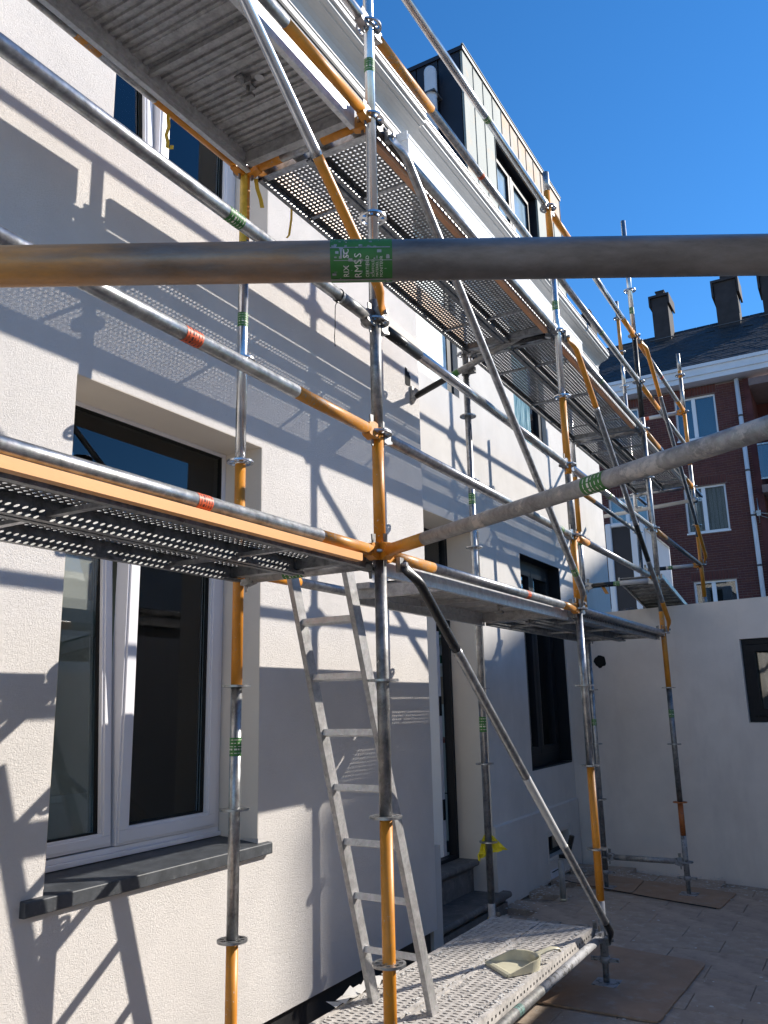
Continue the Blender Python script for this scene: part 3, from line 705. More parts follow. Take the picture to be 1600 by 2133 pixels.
# bricks
bl, bh, jt = .21, .065, .012
bm_ = []
for i in range(2):
    mb = MB(); mb.box(0, bl-jt, 0, .03, 0, bh-jt); bm_.append(mb.mesh('brick', M['brick' if i else 'brick2']))
sm_ = []
mb = MB(); mb.box(0, bh-jt+.012, -.003, .03, 0, .225); sold = mb.mesh('brick', M['brick'])
bricks = []; soldiers = []
for (x0, x1, z0, z1) in wins:
    nx = round((x1-x0+.1)/(bh+.012)); pt = (x1-x0+.1)/nx
    for k in range(nx): soldiers.append((x0-.045+k*pt, z1+.02))
def pieces(x, xe, z, ze):
    iv = [(x, xe)]
    for (a, b, c, d) in wins:
        for (p, q, lo, hi) in ((a, b, c, d), (a-.05, b+.05, d+.012, d+.252)):
            if ze > lo and z < hi:
                nv = []
                for (m0, m1) in iv:
                    if m1 <= p-.006 or m0 >= q+.006: nv.append((m0, m1)); continue
                    if p-.008-m0 > .02: nv.append((m0, p-.008))
                    if m1-q-.008 > .02: nv.append((q+.008, m1))
                iv = nv
    return iv
zr = 3.0; row = 0
while zr < 9.6:
    x = BX0 + (bl/2 if row % 2 else 0)
    while x < BX1-.02:
        xe = min(x+bl-jt, BX1)
        if x > -5.4:
            for (m0, m1) in pieces(x, xe, zr, zr+bh-jt):
                if m1-m0 > bl-jt-.001: bricks.append((x, zr))
                else: bricks.append((m0, zr, m1-m0))
        x += bl
    zr += bh; row += 1
bricks.sort(key=lambda b: abs(b[0]+1.0)*1.0+abs(b[1]-5.2)*.7 + (50 if len(b) > 2 else 0))
restb = [MB(), MB()]
for k, b in enumerate(bricks):
    if k < 260 and len(b) == 2:
        inst('brick', bm_[random.randrange(2)], None, (b[0], BY-.0+random.uniform(-.002, .002)-.0, b[1])); under(bpy.context.scene.collection.objects[-1] if False else col.objects[-1], br)
    else:
        wdt = (b[2] if len(b) > 2 else bl-jt); restb[random.randrange(2)].box(b[0], min(b[0]+wdt, BX1), BY+random.uniform(-.002, .002), BY+.03, b[1], b[1]+bh-jt)
for i in (0, 1): under(stuff(restb[i].build('brickwork', M['brick' if i else 'brick2'])), br)
mb = MB()
for k, s_ in enumerate(soldiers):
    if s_[0] > -2.3: 
        o = inst('brick', sold, None, (s_[0], BY-.002, s_[1])); under(o, br)
    else: mb.box(s_[0], s_[0]+.06, BY-.004, BY+.03, s_[1], s_[1]+.225)
under(stuff(mb.build('brickwork', M['brick'])), br)
# windows
for k, (x0, x1, z0, z1) in enumerate(wins):
    fr = thing('window', '', 'x'); del fr['label']; del fr['category']; under(fr, br)
    mb = MB(); wd = .05; xm = x0+(x1-x0)*.46
    mb.box(x0, x1, BY+.08, BY+.16, z0, z0+wd); mb.box(x0, x1, BY+.08, BY+.16, z1-wd, z1); mb.box(x0, x0+wd, BY+.08, BY+.16, z0+wd, z1-wd); mb.box(x1-wd, x1, BY+.08, BY+.16, z0+wd, z1-wd); mb.box(xm-.05, xm+.05, BY+.07, BY+.15, z0+wd, z1-wd)
    mb.build('frame', M['white_pvc'], fr)
    mb = MB(); mb.box(x0-.02, x1+.02, BY-.03, BY+.079, z0-.04, z0); mb.build('sill', M['white_pvc'], fr)
    for a, b in ((x0+wd, xm-.05), (xm+.05, x1-wd)):
        mb = MB(); mb.box(a, b, BY+.11, BY+.115, z0+wd, z1-wd); mb.build('pane', M['glass_sky'], fr)
    if k in (1,):
        mb = MB()
        for q in range(9):
            a = x0+wd+(x1-x0-.1)*q/9; mb.box(a, a+(x1-x0-.1)/9*.93, BY+.17+.015*(q % 2), BY+.19+.015*(q % 2), z0+.02, z1-.02)
        mb.build('curtain', M['curtain'], fr)
    if k == 2:
        mb = MB(); mb.box(x0, x0+.42, BY+.9, BY+.92, z0, z1+.3); mb.box(x0+.2, x0+.5, BY+.5, BY+.52, z0, z0+.3); mb.build('room_wall', M['cream_wall'], fr)
        mb = MB(); mb.box(x0+.75, x1+.1, BY+.8, BY+.82, z0, z1+.3); mb.build('room_wall', M['ochre'], fr)
    if k in (3, 4): 
        mb = MB(); mb.box(x0, x1, BY+.2, BY+.22, z0, z1); mb.build('curtain', M['curtain'], fr)
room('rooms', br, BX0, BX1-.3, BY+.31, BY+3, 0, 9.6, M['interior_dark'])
for i_ in []: pass
# fascia, gutter, roof
mb = MB(); mb.box(BX0, 3.5, BY-.42, BY-.38, 9.84, 10.12); mb.box(BX0, 3.5, BY-.40, BY+.28, 9.70, 9.8395); under(mb.build('fascia', M['gutter']), br)
mb = MB(); mb.box(BX0, 3.5, BY-.47, BY-.421, 10.05, 10.14); mb.box(BX0, 3.5, BY-.44, BY-.421, 9.845, 9.875); under(mb.build('gutter', M['gutter']), br)
ry0, rz0, ry1, rz1 = BY-.40, 10.13, 24.1, 13.16
mb = MB(); mb.poly([(BX0, ry0, rz0-.03), (3.5, ry0, rz0-.03), (3.5, ry1, rz1-.03), (BX0, ry1, rz1-.03)]); mb.poly([(BX0, ry1+4.5, rz0), (3.5, ry1+4.5, rz0), (3.5, ry1, rz1-.03), (BX0, ry1, rz1-.03)]); under(mb.build('roof_base', M['slate']), br)
mb = MB(); nr = 26; rr = random.Random(9); L = math.hypot(ry1-ry0, rz1-rz0); dy = (ry1-ry0)/nr; dz = (rz1-rz0)/nr
for j in range(nr):
    x = -6.2 + (.14 if j % 2 else 0)
    while x < 1.6:
        u_ = rr.uniform(-.008, .01); y0_ = ry0+dy*j; z0_ = rz0+dz*j
        if rr.random() > .012:
            mb.poly([(x, y0_, z0_+.014+u_), (x+.272, y0_, z0_+.014+u_), (x+.272, y0_+dy*1.1, z0_+dz*1.1+.003), (x, y0_+dy*1.1, z0_+dz*1.1+.003)])
            mb.poly([(x, y0_, z0_-.01+u_), (x+.272, y0_, z0_-.01+u_), (x+.272, y0_, z0_+.014+u_), (x, y0_, z0_+.014+u_)])
        x += .28
under(stuff(mb.build('slates', M['slate'])), br)
mb = MB()
x = -6.2
while x < 1.6:
    mb.prism([(ry1-.11, rz1-.07+.015), (ry1, rz1+.035), (ry1+.11, rz1-.055)], x, x+.39, 'x'); x += .40
under(mb.build('ridge_tiles', M['slate']), br)
# chimneys
def chimney(x0, x1, zt, pot, square, cap=.07, capz=.34):
    c = thing('chimney', '', 'x'); del c['label']; del c['category']; under(c, br)
    mb = MB(); mb.box(x0, x1, 23.35, 24.15, 12.4, zt); mb.build('stack', M['chimney'], c)
    mb = MB(); mb.prism([(x0-.02, zt-capz*.9), (x0-cap, zt-capz*.9), (x0-cap, zt), (x1+cap, zt), (x1+cap, zt-capz*.9), (x1+.02, zt-capz*.9)][:2] + [(x0-cap, zt+.06), (x1+cap, zt+.06), (x1+cap, zt-capz*.9), (x1+.02, zt-capz*.9), (x1+.02, zt-.02), (x0-.02, zt-.02)], 23.28, 24.22); mb.build('cap', M['chimney'], c)
    mb = MB(); xc = (x0+x1)/2
    if square: mb.box(xc-.13, xc+.13, 23.6, 23.85, zt+.061, zt+.30); mb.box(xc-.15, xc+.15, 23.58, 23.87, zt+.301, zt+.33)
    else:
        mb.tube((xc, 23.75, zt+.061), (xc, 23.75, zt+.30), .13, 16); mb.tube((xc, 23.75, zt+.30), (xc, 23.75, zt+.34), .155, 16); mb.tube((xc, 23.75, zt+.17), (xc, 23.75, zt+.20), .145, 16)
    mb.build('pot', M['chimney'], c)
    mb = MB(); mb.box(x0-.12, x1+.12, 23.05, 23.09, 12.62, 12.645); mb.build('flashing', M['lead'], c)
chimney(-3.01, -2.50, 14.22, .3, True); chimney(-1.07, -.42, 14.22, .3, False, .08, .55); chimney(.27, .95, 14.10, .3, True, .08, .5); chimney(-5.45, -5.05, 14.2, .3, True, .06, .3)
# downpipe
mb = MB(); mb.tube((-.44, BY-.075, 1.0), (-.44, BY-.075, 9.66), .058, 14); dp = mb.build('downpipe', M['pipe']); under(dp, br)
for z in (4.6, 5.9, 7.1, 8.6):
    mb = MB(); mb.tube((-.44, BY-.075, z), (-.44, BY-.075, z+.05), .066, 14); under(mb.build('pipe_clamp', M['lead']), br)
# loggias right of the downpipe
mb = MB(); mb.box(BX1-.0+.001, -.14, BY+.0, BY+1.9, -.3, 9.655); under(mb.build('pier', M['brick2']), br)
mb = MB(); mb.box(-.139, 3.5, BY+1.5, BY+1.8, -.3, 9.655); under(mb.build('loggia_wall', M['brick2']), br)
for z in (3.55, 6.45, 9.35):
    mb = MB(); mb.box(-.139, 3.5, BY-.25, BY+1.49, z, z+.2); under(mb.build('loggia_slab', M['mortar']), br)
for z in (3.9, 6.85):
    mb = MB(); mb.box(-.13, 3.5, BY-.22, BY-.21, z, z+.85); under(mb.build('balcony_pane', M['glass_sky']), br)
    mb = MB(); mb.box(-.13, 3.5, BY-.24, BY-.19, z+.86, z+.90); mb.box(-.13, 3.5, BY-.24, BY-.19, z-.05, z-.01); under(mb.build('balcony_rail', M['galv']), br)
    mb = MB(); frame_l = (.25, 1.2); mb.box(.2, 1.2, BY+1.45, BY+1.49, z+.9, z+2.0); under(mb.build('loggia_door', M['cladding']), br)
mb = MB(); mb.box(.15, 1.3, BY+1.42, BY+1.46, 7.7, 8.95); mb.box(.15, .20, BY+1.38, BY+1.415, 7.7, 9.0); mb.box(.15, 1.3, BY+1.38, BY+1.415, 8.951, 9.0); under(mb.build('loggia_window', M['white_pvc']), br)
an_ = thing('aerial', 'thin metal aerial bracket fixed beside the downpipe', 'aerial', (-.3, 19.85, 5.9))
mb = MB(); mb.tube((0, 0, -.2), (0, 0, .45), .012, 8); mb.tube((-.12, 0, .1), (.25, .05, .0), .012, 8); mb.tube((0, 0, .0), (.3, .0, -.15), .008, 8); mb.box(-.05, .05, -.03, .03, -.02, .12); mb.build('bracket', M['galv'], an_)

# ------------------------------------------------------------------ neighbours outside the frame (the tall one is added to cast shade)
t = thing('tall_shade_block', 'unseen tall brick block added to shade the facade, out to the right', 'building', (20, 34, G))
mb = MB(); mb.prism([(16.1, -.3), (23.32, -.3), (23.32, 23.65), (16.1, 19.9)], 30.0, 38.0); under(mb.build('wall', M['brick']), t)  # unseen block, outline and distance set by the soft shade it casts
t = thing('low_neighbour_house', 'low plastered garden building on the right with a metal flue', 'building', (7, 6, G))
mb = MB(); mb.box(5.6, 9.5, 1.0, 10.0, -.3, 4.3); under(mb.build('wall', M['plaster_end']), t)
mb = MB(); mb.prism([(5.5, 4.301), (9.6, 4.301), (7.5, 5.1)], .9, 10.1); under(mb.build('roof', M['slate']), t)
mb = MB(); mb.tube((6.9, 6.6, 4.2), (6.9, 6.6, 5.65), .09, 16); mb.tube((6.9, 6.6, 5.72), (6.9, 6.6, 5.74), .19, 16, .17); under(mb.build('flue', M['cladding']), t)

# ================================================================== SCAFFOLD
yZ, yA, yB, yC, yD = -2.61, 0.0, 2.614, 5.231, 7.911
XI = -.7257
R = .02415
def rosette_mesh():
    mb = MB(); n = 32; rad = [.0245, .034, .051, .0615]; h = .0045
    def present(a, b):
        if b != 1: return True
        return (a % 4) == 0 if (a//4) % 2 else (a % 4) in (0, 3)
    for a in range(n):
        t0, t1 = 2*PI*a/n, 2*PI*(a+1)/n
        for b in range(3):
            if not present(a, b): continue
            c = [(rad[b]*math.cos(t0), rad[b]*math.sin(t0)), (rad[b+1]*math.cos(t0), rad[b+1]*math.sin(t0)), (rad[b+1]*math.cos(t1), rad[b+1]*math.sin(t1)), (rad[b]*math.cos(t1), rad[b]*math.sin(t1))]
            mb.quad(*[(*q, h) for q in c]); mb.quad(*[(*q, -h) for q in reversed(c)])
            def side(p, q): mb.quad((*p, -h), (*q, -h), (*q, h), (*p, h))
            if b == 2: side(c[1], c[2])
            if not (b < 2 and present(a, b+1)) and b < 2: side(c[1], c[2])
            if b > 0 and not present(a, b-1): side(c[3], c[0])
            if not present((a+1) % n, b): side(c[2], c[3])
            if not present((a-1) % n, b): side(c[0], c[1])
    return mb
RM_ = {k: rosette_mesh().mesh('rosette', M[k]) for k in ('galv', 'galv_shiny', 'galv_dark', 'orange_rust', 'dusty_tube', 'black')}

def label_band(parent, p, d, ln, mat='green', prints=True, r=R, ang=0):
    """printed band wrapped round a tube at p along direction d"""
    p = Vector(p); d = Vector(d).normalized()
    mb = MB(); mb.tube(p-d*ln/2, p+d*ln/2, r+.0006, 24, caps=False); o = mb.build('label_band', M[mat], parent)
    if prints:
        a = d.orthogonal().normalized(); b = d.cross(a); mb = MB(); rr = random.Random(int(p.y*100+p.z*10))
        for k in range(5):
            off = (-.36+.18*k)*ln; wdt = ln*(.09 if k == 1 else .035)
            for s_ in range(10):
                t0 = ang + s_*2*PI/10; ext = rr.uniform(.3, .55)
                rr2 = r+.0011; m = 3
                for q in range(m):
                    u0 = t0+ext*q/m; u1 = t0+ext*(q+1)/m
                    A = [(a*math.cos(u)+b*math.sin(u))*rr2 for u in (u0, u1)]
                    mb.quad(p+d*off+A[0], p+d*(off+wdt)+A[0], p+d*(off+wdt)+A[1], p+d*off+A[1])
        mb.build('print', M['label_white' if mat == 'green' else 'label_black'], o)
    return o

def wrap_text(parent, text, size, p, d, r, start, toward, mat='label_white', squeeze=1.0):
    """text running round the tube (up its front), p = tube axis point"""
    cu_ = bpy.data.curves.new('t', 'FONT'); cu_.body = text; cu_.size = size; cu_.resolution_u = 2
    ob = bpy.data.objects.new('t', cu_); col.objects.link(ob)
    me = bpy.data.meshes.new_from_object(ob.evaluated_get(bpy.context.evaluated_depsgraph_get())); bpy.data.objects.remove(ob)
    p = Vector(p); d = Vector(d).normalized(); f = (Vector(toward)-p); f = (f-d*f.dot(d)).normalized(); up = d.cross(f)
    if up.z < 0: up = -up
    for v in me.vertices:
        t = start + v.co.x*squeeze/r
        v.co = p + (f*math.cos(t)+up*math.sin(t))*(r+.0013) - d*v.co.y
    me.materials.clear(); me.materials.append(M[mat])
    o = bpy.data.objects.new('lettering', me); col.objects.link(o); o.parent = parent
    return o

def standard(x, y, label, segs, rings, z0, z1, base='jack', rm='galv', labels=(), group='scaffold standards'):
    t = thing('scaffold_standard', label, 'scaffold post', (x, y, 0), group=group)
    for (a, b, m) in segs:
        mb = MB(); mb.tube((0, 0, a), (0, 0, b), R, 24); nm = 'painted_section' if 'orange' in m or m == 'black' else 'tube_section'
        mb.build(nm, M[m], t)
    for z in rings:
        mm = rm
        for (a, b, m) in segs:
            if a-.02 <= z <= b+.02:
                if m == 'orange_rust': mm = 'orange_rust'
                elif m == 'galv_shiny': mm = 'galv_shiny'
                elif m == 'dusty_tube': mm = 'dusty_tube'
        inst('rosette', RM_[mm], t, (0, 0, z), (0, 0, random.uniform(-.05, .05)))
    if base:
        zb = z0
        mb = MB(); mb.box(-.075, .075, -.075, .075, zb, zb+.006); mb.build('base_plate', M['dusty_tube'], t, bevel=.002)
        mb = MB(); mb.tube((0, 0, zb+.006), (0, 0, zb+.16), .0175, 14)
        zz = zb+.02
        while zz < zb+.15: mb.tube((0, 0, zz), (0, 0, zz+.004), .0195, 14); zz += .009
        mb.build('jack_spindle', M['galv_dark'], t)
        mb = MB(); mb.tube((0, 0, zb+.115), (0, 0, zb+.15), .031, 14)
        mb.box(-.085, -.025, -.011, .011, zb+.122, zb+.142); mb.box(.025, .085, -.011, .011, zb+.122, zb+.142); mb.build('jack_nut', M['dusty_tube'], t)
    for (z, ln, m) in labels: label_band(t, (0, 0, z), (0, 0, 1), ln, m)
    return t
rg = lambda a, b: [a+.5*k for k in range(int(round((b-a)/.5))+1)]
tA = standard(0, yA, 'nearest outer standard with rusty orange lower half in front of the ladder',
    [(-.11, .0, 'galv_dark'), (.0, .99, 'orange_rust' if False else 'orange'), (.99, 2.0, 'galv_dark'), (2.0, 2.52, 'orange'), (2.52, 3.1, 'galv_dark'), (3.1, 6.6, 'galv_shiny')], rg(.0, 6.5), G, 6.6, labels=((4.28, .07, 'green'),))
tAp = standard(XI, yA, 'near inner standard standing before the big white window, yellow tape at its top',
    [(-.11, .49, 'orange'), (.49, 1.5, 'galv'), (1.5, 2.49, 'orange'), (2.49, 3.62, 'galv_shiny'), (3.62, 4.32, 'orange')], rg(0, 4.0), G, 4.4, labels=((1.25, .075, 'green'), (3.2, .07, 'green')))
tB = standard(.005, yB, 'second outer standard, orange foot on brown board, at the end of the low deck',
    [(-.11, .2, 'dusty_tube'), (.2, .99, 'orange'), (.99, 2.0, 'galv'), (2.0, 2.49, 'orange'), (2.49, 2.93, 'galv_dark'), (2.93, 3.49, 'orange'), (3.49, 4.74, 'galv_shiny'), (4.74, 5.14, 'orange'), (5.14, 5.30, 'galv')], rg(0, 5.0), G+.012, 5.3, labels=((4.2, .07, 'green'),))
tBp = standard(XI, yB, 'dull inner standard with a yellow rag near the front steps',
    [(-.11, .12, 'galv_dust'), (.12, 4.35, 'galv')], rg(0, 4.0), G, 4.35, labels=((1.26, .10, 'green'), (2.86, .08, 'green')))
tC = standard(.0085, yC, 'third outer standard, black upper section, foot on a brown board by the end wall',
    [(-.11, .22, 'dusty_tube'), (.22, .49, 'orange_rust'), (.49, 1.5, 'galv_dark'), (1.5, 2.2, 'orange'), (2.2, 4.12, 'galv'), (4.12, 5.0, 'black'), (5.0, 6.3, 'galv_shiny')], rg(0, 5.5), G+.012, 6.3, labels=((1.27, .07, 'green'), (5.27, .07, 'green')))
tCp = standard(XI+.014, yC, 'third inner standard in the corner beside the far facade',
    [(-.11, 2.0, 'galv'), (2.0, 2.42, 'orange'), (2.42, 3.05, 'galv'), (3.05, 3.62, 'orange'), (3.62, 4.5, 'galv_shiny')], rg(0, 4.0), G+.01, 4.5, labels=((1.2, .06, 'green'), (2.95, .07, 'green')))
tD = standard(-.003, yD, 'outer standard standing on the extension roof before the brick house',
    [(2.48, 2.6, 'galv_dark'), (2.6, 3.35, 'orange'), (3.35, 4.28, 'galv'), (4.28, 4.97, 'orange'), (4.97, 5.46, 'galv'), (5.46, 5.56, 'orange'), (5.56, 5.80, 'galv')], rg(3.0, 5.5), 2.345, 5.8)
tDp = standard(XI, yD, 'inner standard beyond the cornice end, orange stretch against the slate roof',
    [(2.48, 3.0, 'galv'), (3.0, 5.4, 'galv_shiny'), (5.4, 5.95, 'galv_shiny'), (5.95, 6.48, 'orange_worn'), (6.48, 6.75, 'galv')], rg(3.0, 6.5), 2.345, 6.75)
tZ = standard(0, yZ, 'outer standard just out of view at the left end', [(-.11, 6.6, 'galv')], rg(0, 6.5), G, 6.6)
tZp = standard(XI, yZ, 'inner standard just out of view at the left end by the facade', [(-.11, 4.4, 'galv')], rg(0, 4.0), G, 4.4)
AP = (2.30, -1.43)
tX = standard(AP[0], AP[1], 'corner standard of the triangular bay right of the camera', [(-.11, 3.2, 'galv')], rg(0, 3.0), G, 3.2)

# wedge head meshes (tube axis = +X away from the post, origin on post axis)
def wedge_head_mesh(mat):
    mb = MB()
    # cast head: from x=.026 to x=.085, slotted
    mb.prism([(.026, .032), (.050, .036), (.092, .0245), (.092, -.0245), (.050, -.036), (.026, -.032), (.026, -.006), (.060, -.006), (.060, .006), (.026, .006)], -.019, .019)
    return mb.mesh('wedge_head', M[mat])
def wedge_mesh():
    mb = MB(); mb.prism([(.040, -.062), (.050, -.062), (.062, .068), (.036, .072)], -.003, .003); return mb.mesh('wedge', M['galv_dark'])
WH = {k: wedge_head_mesh(k) for k in ('galv', 'galv_dark', 'orange', 'black', 'dusty_tube')}; WM = wedge_mesh()

def ledger(p0, p1, label, segs=None, mat='galv', heads=('galv', 'galv'), cat='scaffold tube', labels=(), group='scaffold ledgers', r=R, gap=.085, name='ledger'):
    """tube between two post axes; segs: list of (t0,t1,mat) over its length"""
    p0 = Vector(p0); p1 = Vector(p1); d = (p1-p0); L = d.length; d.normalize()
    t = thing(name, label, cat, tuple(p0), group=group)
    segs = segs or [(0, 1, mat)]
    a, b = gap if heads[0] else 0, L-(gap if heads[1] else 0)
    for (s0, s1, m) in segs:
        mb = MB(); mb.tube(d*(a+(b-a)*s0), d*(a+(b-a)*s1), r, 24, inner=None if (heads[0] and heads[1]) else r-.0035)
        mb.build('painted_section' if m in ('orange', 'black', 'orange_worn') else 'tube_section', M[m], t)
    yaw = math.atan2(d.y, d.x); pit = -math.asin(d.z)
    for k, h in enumerate(heads):
        if not h: continue
        o = inst('wedge_head', WH[h], t, tuple(Vector((0, 0, 0)) if k == 0 else d*L), (0, 0, yaw + (PI if k else 0)))
        inst('wedge', WM, o, (0, 0, 0), (0, 0, random.uniform(-.05, .05)))
    for (s, ln, m) in labels: label_band(t, d*(L*s), d, ln, m, r=r)
    return t

O = 'orange'; Gd = 'galv_dark'
# --- first bay Z-A (outer)
ledger((0, yZ, 2), (0, yA, 2), 'lowest long tube crossing left part of the photo, red label, orange end', [(0, .86, 'galv'), (.86, 1, 'orange_worn')], heads=('galv', O), labels=((.60, .06, 'red_label'),))
ledger((0, yZ, 2.5), (0, yA, 2.5), 'guard rail with red label running down to the orange joint at mid height', [(0, .80, 'galv'), (.80, 1, 'orange_worn')], heads=('galv', O), labels=((.575, .07, 'red_label'),))
l3 = ledger((0, yZ, 3), (0, yA, 3), 'guard rail with wide green label and black cable tie, upper left', [(0, .925, 'galv'), (.925, 1, 'galv_dark')], heads=('galv', Gd), labels=((.645, .075, 'green'),))
ledger((0, yZ, 4), (0, yA, 4), 'outer tube along the corrugated upper deck with orange end', [(0, .77, 'galv'), (.77, 1, 'orange')], heads=('galv', O))
ledger((0, yZ, 4.5), (0, yA, 4.5), 'short visible tube end at the top beside the first tall standard', mat='galv_shiny')
ledger((0, yZ, 5), (0, yA, 5), 'topmost left guard rail above the frame edge', mat='galv_shiny')
ledger((XI, yZ, 4), (XI, yA, 4), 'inner tube by the upper white window, speckled orange end with loose tape', [(0, .61, 'galv'), (.61, .66, 'orange_worn'), (.66, .785, 'galv'), (.785, 1, 'orange')], heads=('galv', O), labels=((.36, .05, 'green'),))
# --- second bay A-B
ledger((0, yA, 2), (0, yB, 2), 'tube above the aluminium deck edge, orange both ends, small red label', [(0, .155, 'orange_worn'), (.155, .90, 'galv'), (.90, 1, 'orange_worn')], heads=(O, O), labels=((.63, .05, 'red_label'),))
ledger((0, yA, 2.5), (0, yB, 2.5), 'lower guard rail of the middle bay, plain grey tube with green label near its end', mat='galv', labels=((.90, .06, 'green'),))
ledger((0, yA, 3), (0, yB, 3), 'upper guard rail of the middle bay, black near end and green label', [(0, .13, 'black'), (.13, .56, 'galv_shiny'), (.56, 1, 'galv')], heads=(Gd, 'galv'), labels=((.62, .05, 'green'),))
ledger((0, yA, 4), (0, yB, 4), 'tube along the upper perforated deck with a black near end', [(0, .12, 'black'), (.12, 1, 'galv')], heads=('black', 'galv'))
ledger((0, yA, 4.5), (0, yB, 4.5), 'guard rail before the cornice starting orange, small red spot halfway', [(0, .23, 'orange_worn'), (.23, 1, 'galv')], heads=('galv', 'galv'), labels=((.50, .03, 'red_label'),))
ledger((0, yA, 5), (0, yB, 5), 'topmost guard rail crossing the blue sky in front of the dormer', mat='galv_shiny', labels=((.56, .05, 'green'),))
ledger((XI, yA, 2), (XI, yB, 2), 'thin inner tube under the planks, orange at its near end', [(0, .15, 'orange'), (.15, 1, 'galv')], heads=(O, 'galv'))
ledger((.0, yA, 0), (.0, yB, 0), 'dust spattered tube beside the low deck on the ground', [(0, .58, 'galv_dark'), (.58, 1, 'dusty_tube')], heads=('galv_dark', 'dusty_tube'), labels=((.455, .06, 'teal'),))
# --- third bay B-C
ledger((0.005, yB, 2), (.0085, yC, 2), 'grey tube above the far low deck ending at an orange post', mat='galv')
ledger((0.005, yB, 2.5), (.0085, yC, 2.5), 'rail orange at both ends in the third bay', [(0, .1, 'orange_worn'), (.1, .86, 'galv'), (.86, 1, 'orange')], heads=(O, O))
ledger((0.005, yB, 3), (.0085, yC, 3), 'upper rail of the third bay crossing behind the big slanting tube', mat='galv_shiny', labels=((.4, .05, 'green'),))
ledger((0.005, yB, 4), (.0085, yC, 4), 'tube over the plank toe edge of the third bay', mat='galv', labels=((.42, .04, 'green'),))
ledger((0.005, yB, 4.5), (.0085, yC, 4.5), 'guard rail running from the orange post past the cornice end', mat='galv', labels=((.48, .04, 'green'),))
ledger((0.005, yB, 5), (.0085, yC, 5), 'topmost rail of the third bay orange at both ends against the sky', [(0, .22, 'orange'), (.22, .84, 'galv_shiny'), (.84, 1, 'orange')], heads=('galv', O))
# --- fourth bay C-D
ledger((.0085, yC, 5), (-.003, yD, 5), 'topmost rail of the farthest bay, red label, orange end', [(0, .18, 'orange'), (.18, .84, 'galv'), (.84, 1, 'orange')], heads=(O, O), labels=((.48, .05, 'red_label'),))
ledger((.0085, yC, 4.5), (-.003, yD, 4.5), 'middle rail of the farthest bay with orange start', [(0, .33, 'orange'), (.33, 1, 'galv')], heads=('black', 'galv'))
ledger((.0085, yC, 4), (-.003, yD, 4), 'tube along the farthest upper deck, orange start', [(0, .25, 'orange_worn'), (.25, .84, 'galv_shiny'), (.84, 1, 'orange')], heads=(O, O))
ledger((.0085, yC, 3), (-.003, yD, 3), 'dark rail before the brick wall, orange at its near end', [(0, .2, 'orange_worn'), (.2, 1, 'galv_dark')], heads=('galv', O))
ledger((-.003, yD, 4), (-.003, yD+.62, 4), 'short stub of shiny tube pointing past the last post', mat='galv_shiny', heads=(O, None))
ledger((XI+.014, yC, 3.5), (XI, yD, 3.5), 'inner tube of the farthest bay, orange start in slatted shade', [(0, .22, 'orange'), (.22, 1, 'galv')], heads=(O, 'galv'))
ledger((XI, yD, 4), (XI, yD+.62, 4), 'short inner stub of tube before the blue window panes', mat='galv_shiny', heads=('galv', None))
# --- transoms
def transom(y, z, label, segs=None, mat='galv', heads=('galv', 'galv'), x0=XI, x1=0, labels=()):
    return ledger((x0, y, z), (x1, y, z), label, segs, mat, heads, 'scaffold tube', labels, 'scaffold transoms', name='transom')
transom(yA, 4, 'orange and grey cross tube under the joint of the two upper decks', [(0, .25, 'orange'), (.25, .68, 'galv'), (.68, 1, 'orange')], heads=(O, O))
transom(yA, 1.962, 'cross tube carrying the first low deck and the ladder top', mat='alu_dull', heads=('galv_dark', 'galv_dark'), labels=((.42, .10, 'green'),))
transom(yA, 0, 'lowest cross tube under the near end of the ground deck', heads=('dusty_tube', 'dusty_tube'), mat='dusty_tube')
transom(yB, 4, 'cross tube where the second and third upper decks meet', [(0, .5, 'galv'), (.5, 1, 'black')], heads=('galv', 'galv'), x1=.005, labels=((.45, .04, 'green'),))
transom(yB, 2, 'cross tube under the end of the aluminium low deck', heads=(O, 'galv'), x1=.005)
transom(yB, 0, 'lowest cross tube under the far end of the ground deck', mat='dusty_tube', heads=('dusty_tube', 'dusty_tube'), x1=.005)
transom(yC, 4, 'brownish cross tube where the third and fourth upper decks meet', [(0, .45, 'galv'), (.45, 1, 'galv_brown')], x0=XI+.014, x1=.0085)
transom(yC, 2, 'cross tube at the end of the far low deck', x0=XI+.014, x1=.0085)
transom(yC, 2.5, 'cross tube half black tape half white with a green label', [(0, .42, 'black'), (.42, 1, 'white_paint')], x0=XI+.014, x1=.0085, labels=((.46, .06, 'green'),))
transom(yC, 0, 'dusty cross tube near the floor between the last two posts', mat='galv_brown', heads=('dusty_tube', 'dusty_tube'), x0=XI+.014, x1=.0085)
transom(yD, 3, 'black and white cross tube before the brick wall', [(0, .4, 'black'), (.4, 1, 'white_paint')], heads=('galv', O), x1=-.003, labels=((.5, .05, 'green'),))
transom(yD, 4, 'cross tube closing the farthest upper deck', x1=-.003)
transom(yD, 5, 'whitish cross tube with red label high before the brick wall', mat='white_paint', heads=('galv', O), x1=-.003, labels=((.35, .06, 'red_label'),))
transom(yZ, 2, 'cross tube carrying the left deck end, out of view', x1=0); transom(yZ, 4, 'upper cross tube carrying the left deck end, out of view', x1=0)
t = ledger((-1.14, yD+.0, 3.765), (.04, yD-.12, 3.80), 'loose level tube held by couplers near the annex door', mat='white_paint', heads=(None, None), group='loose tubes', name='loose_tube')
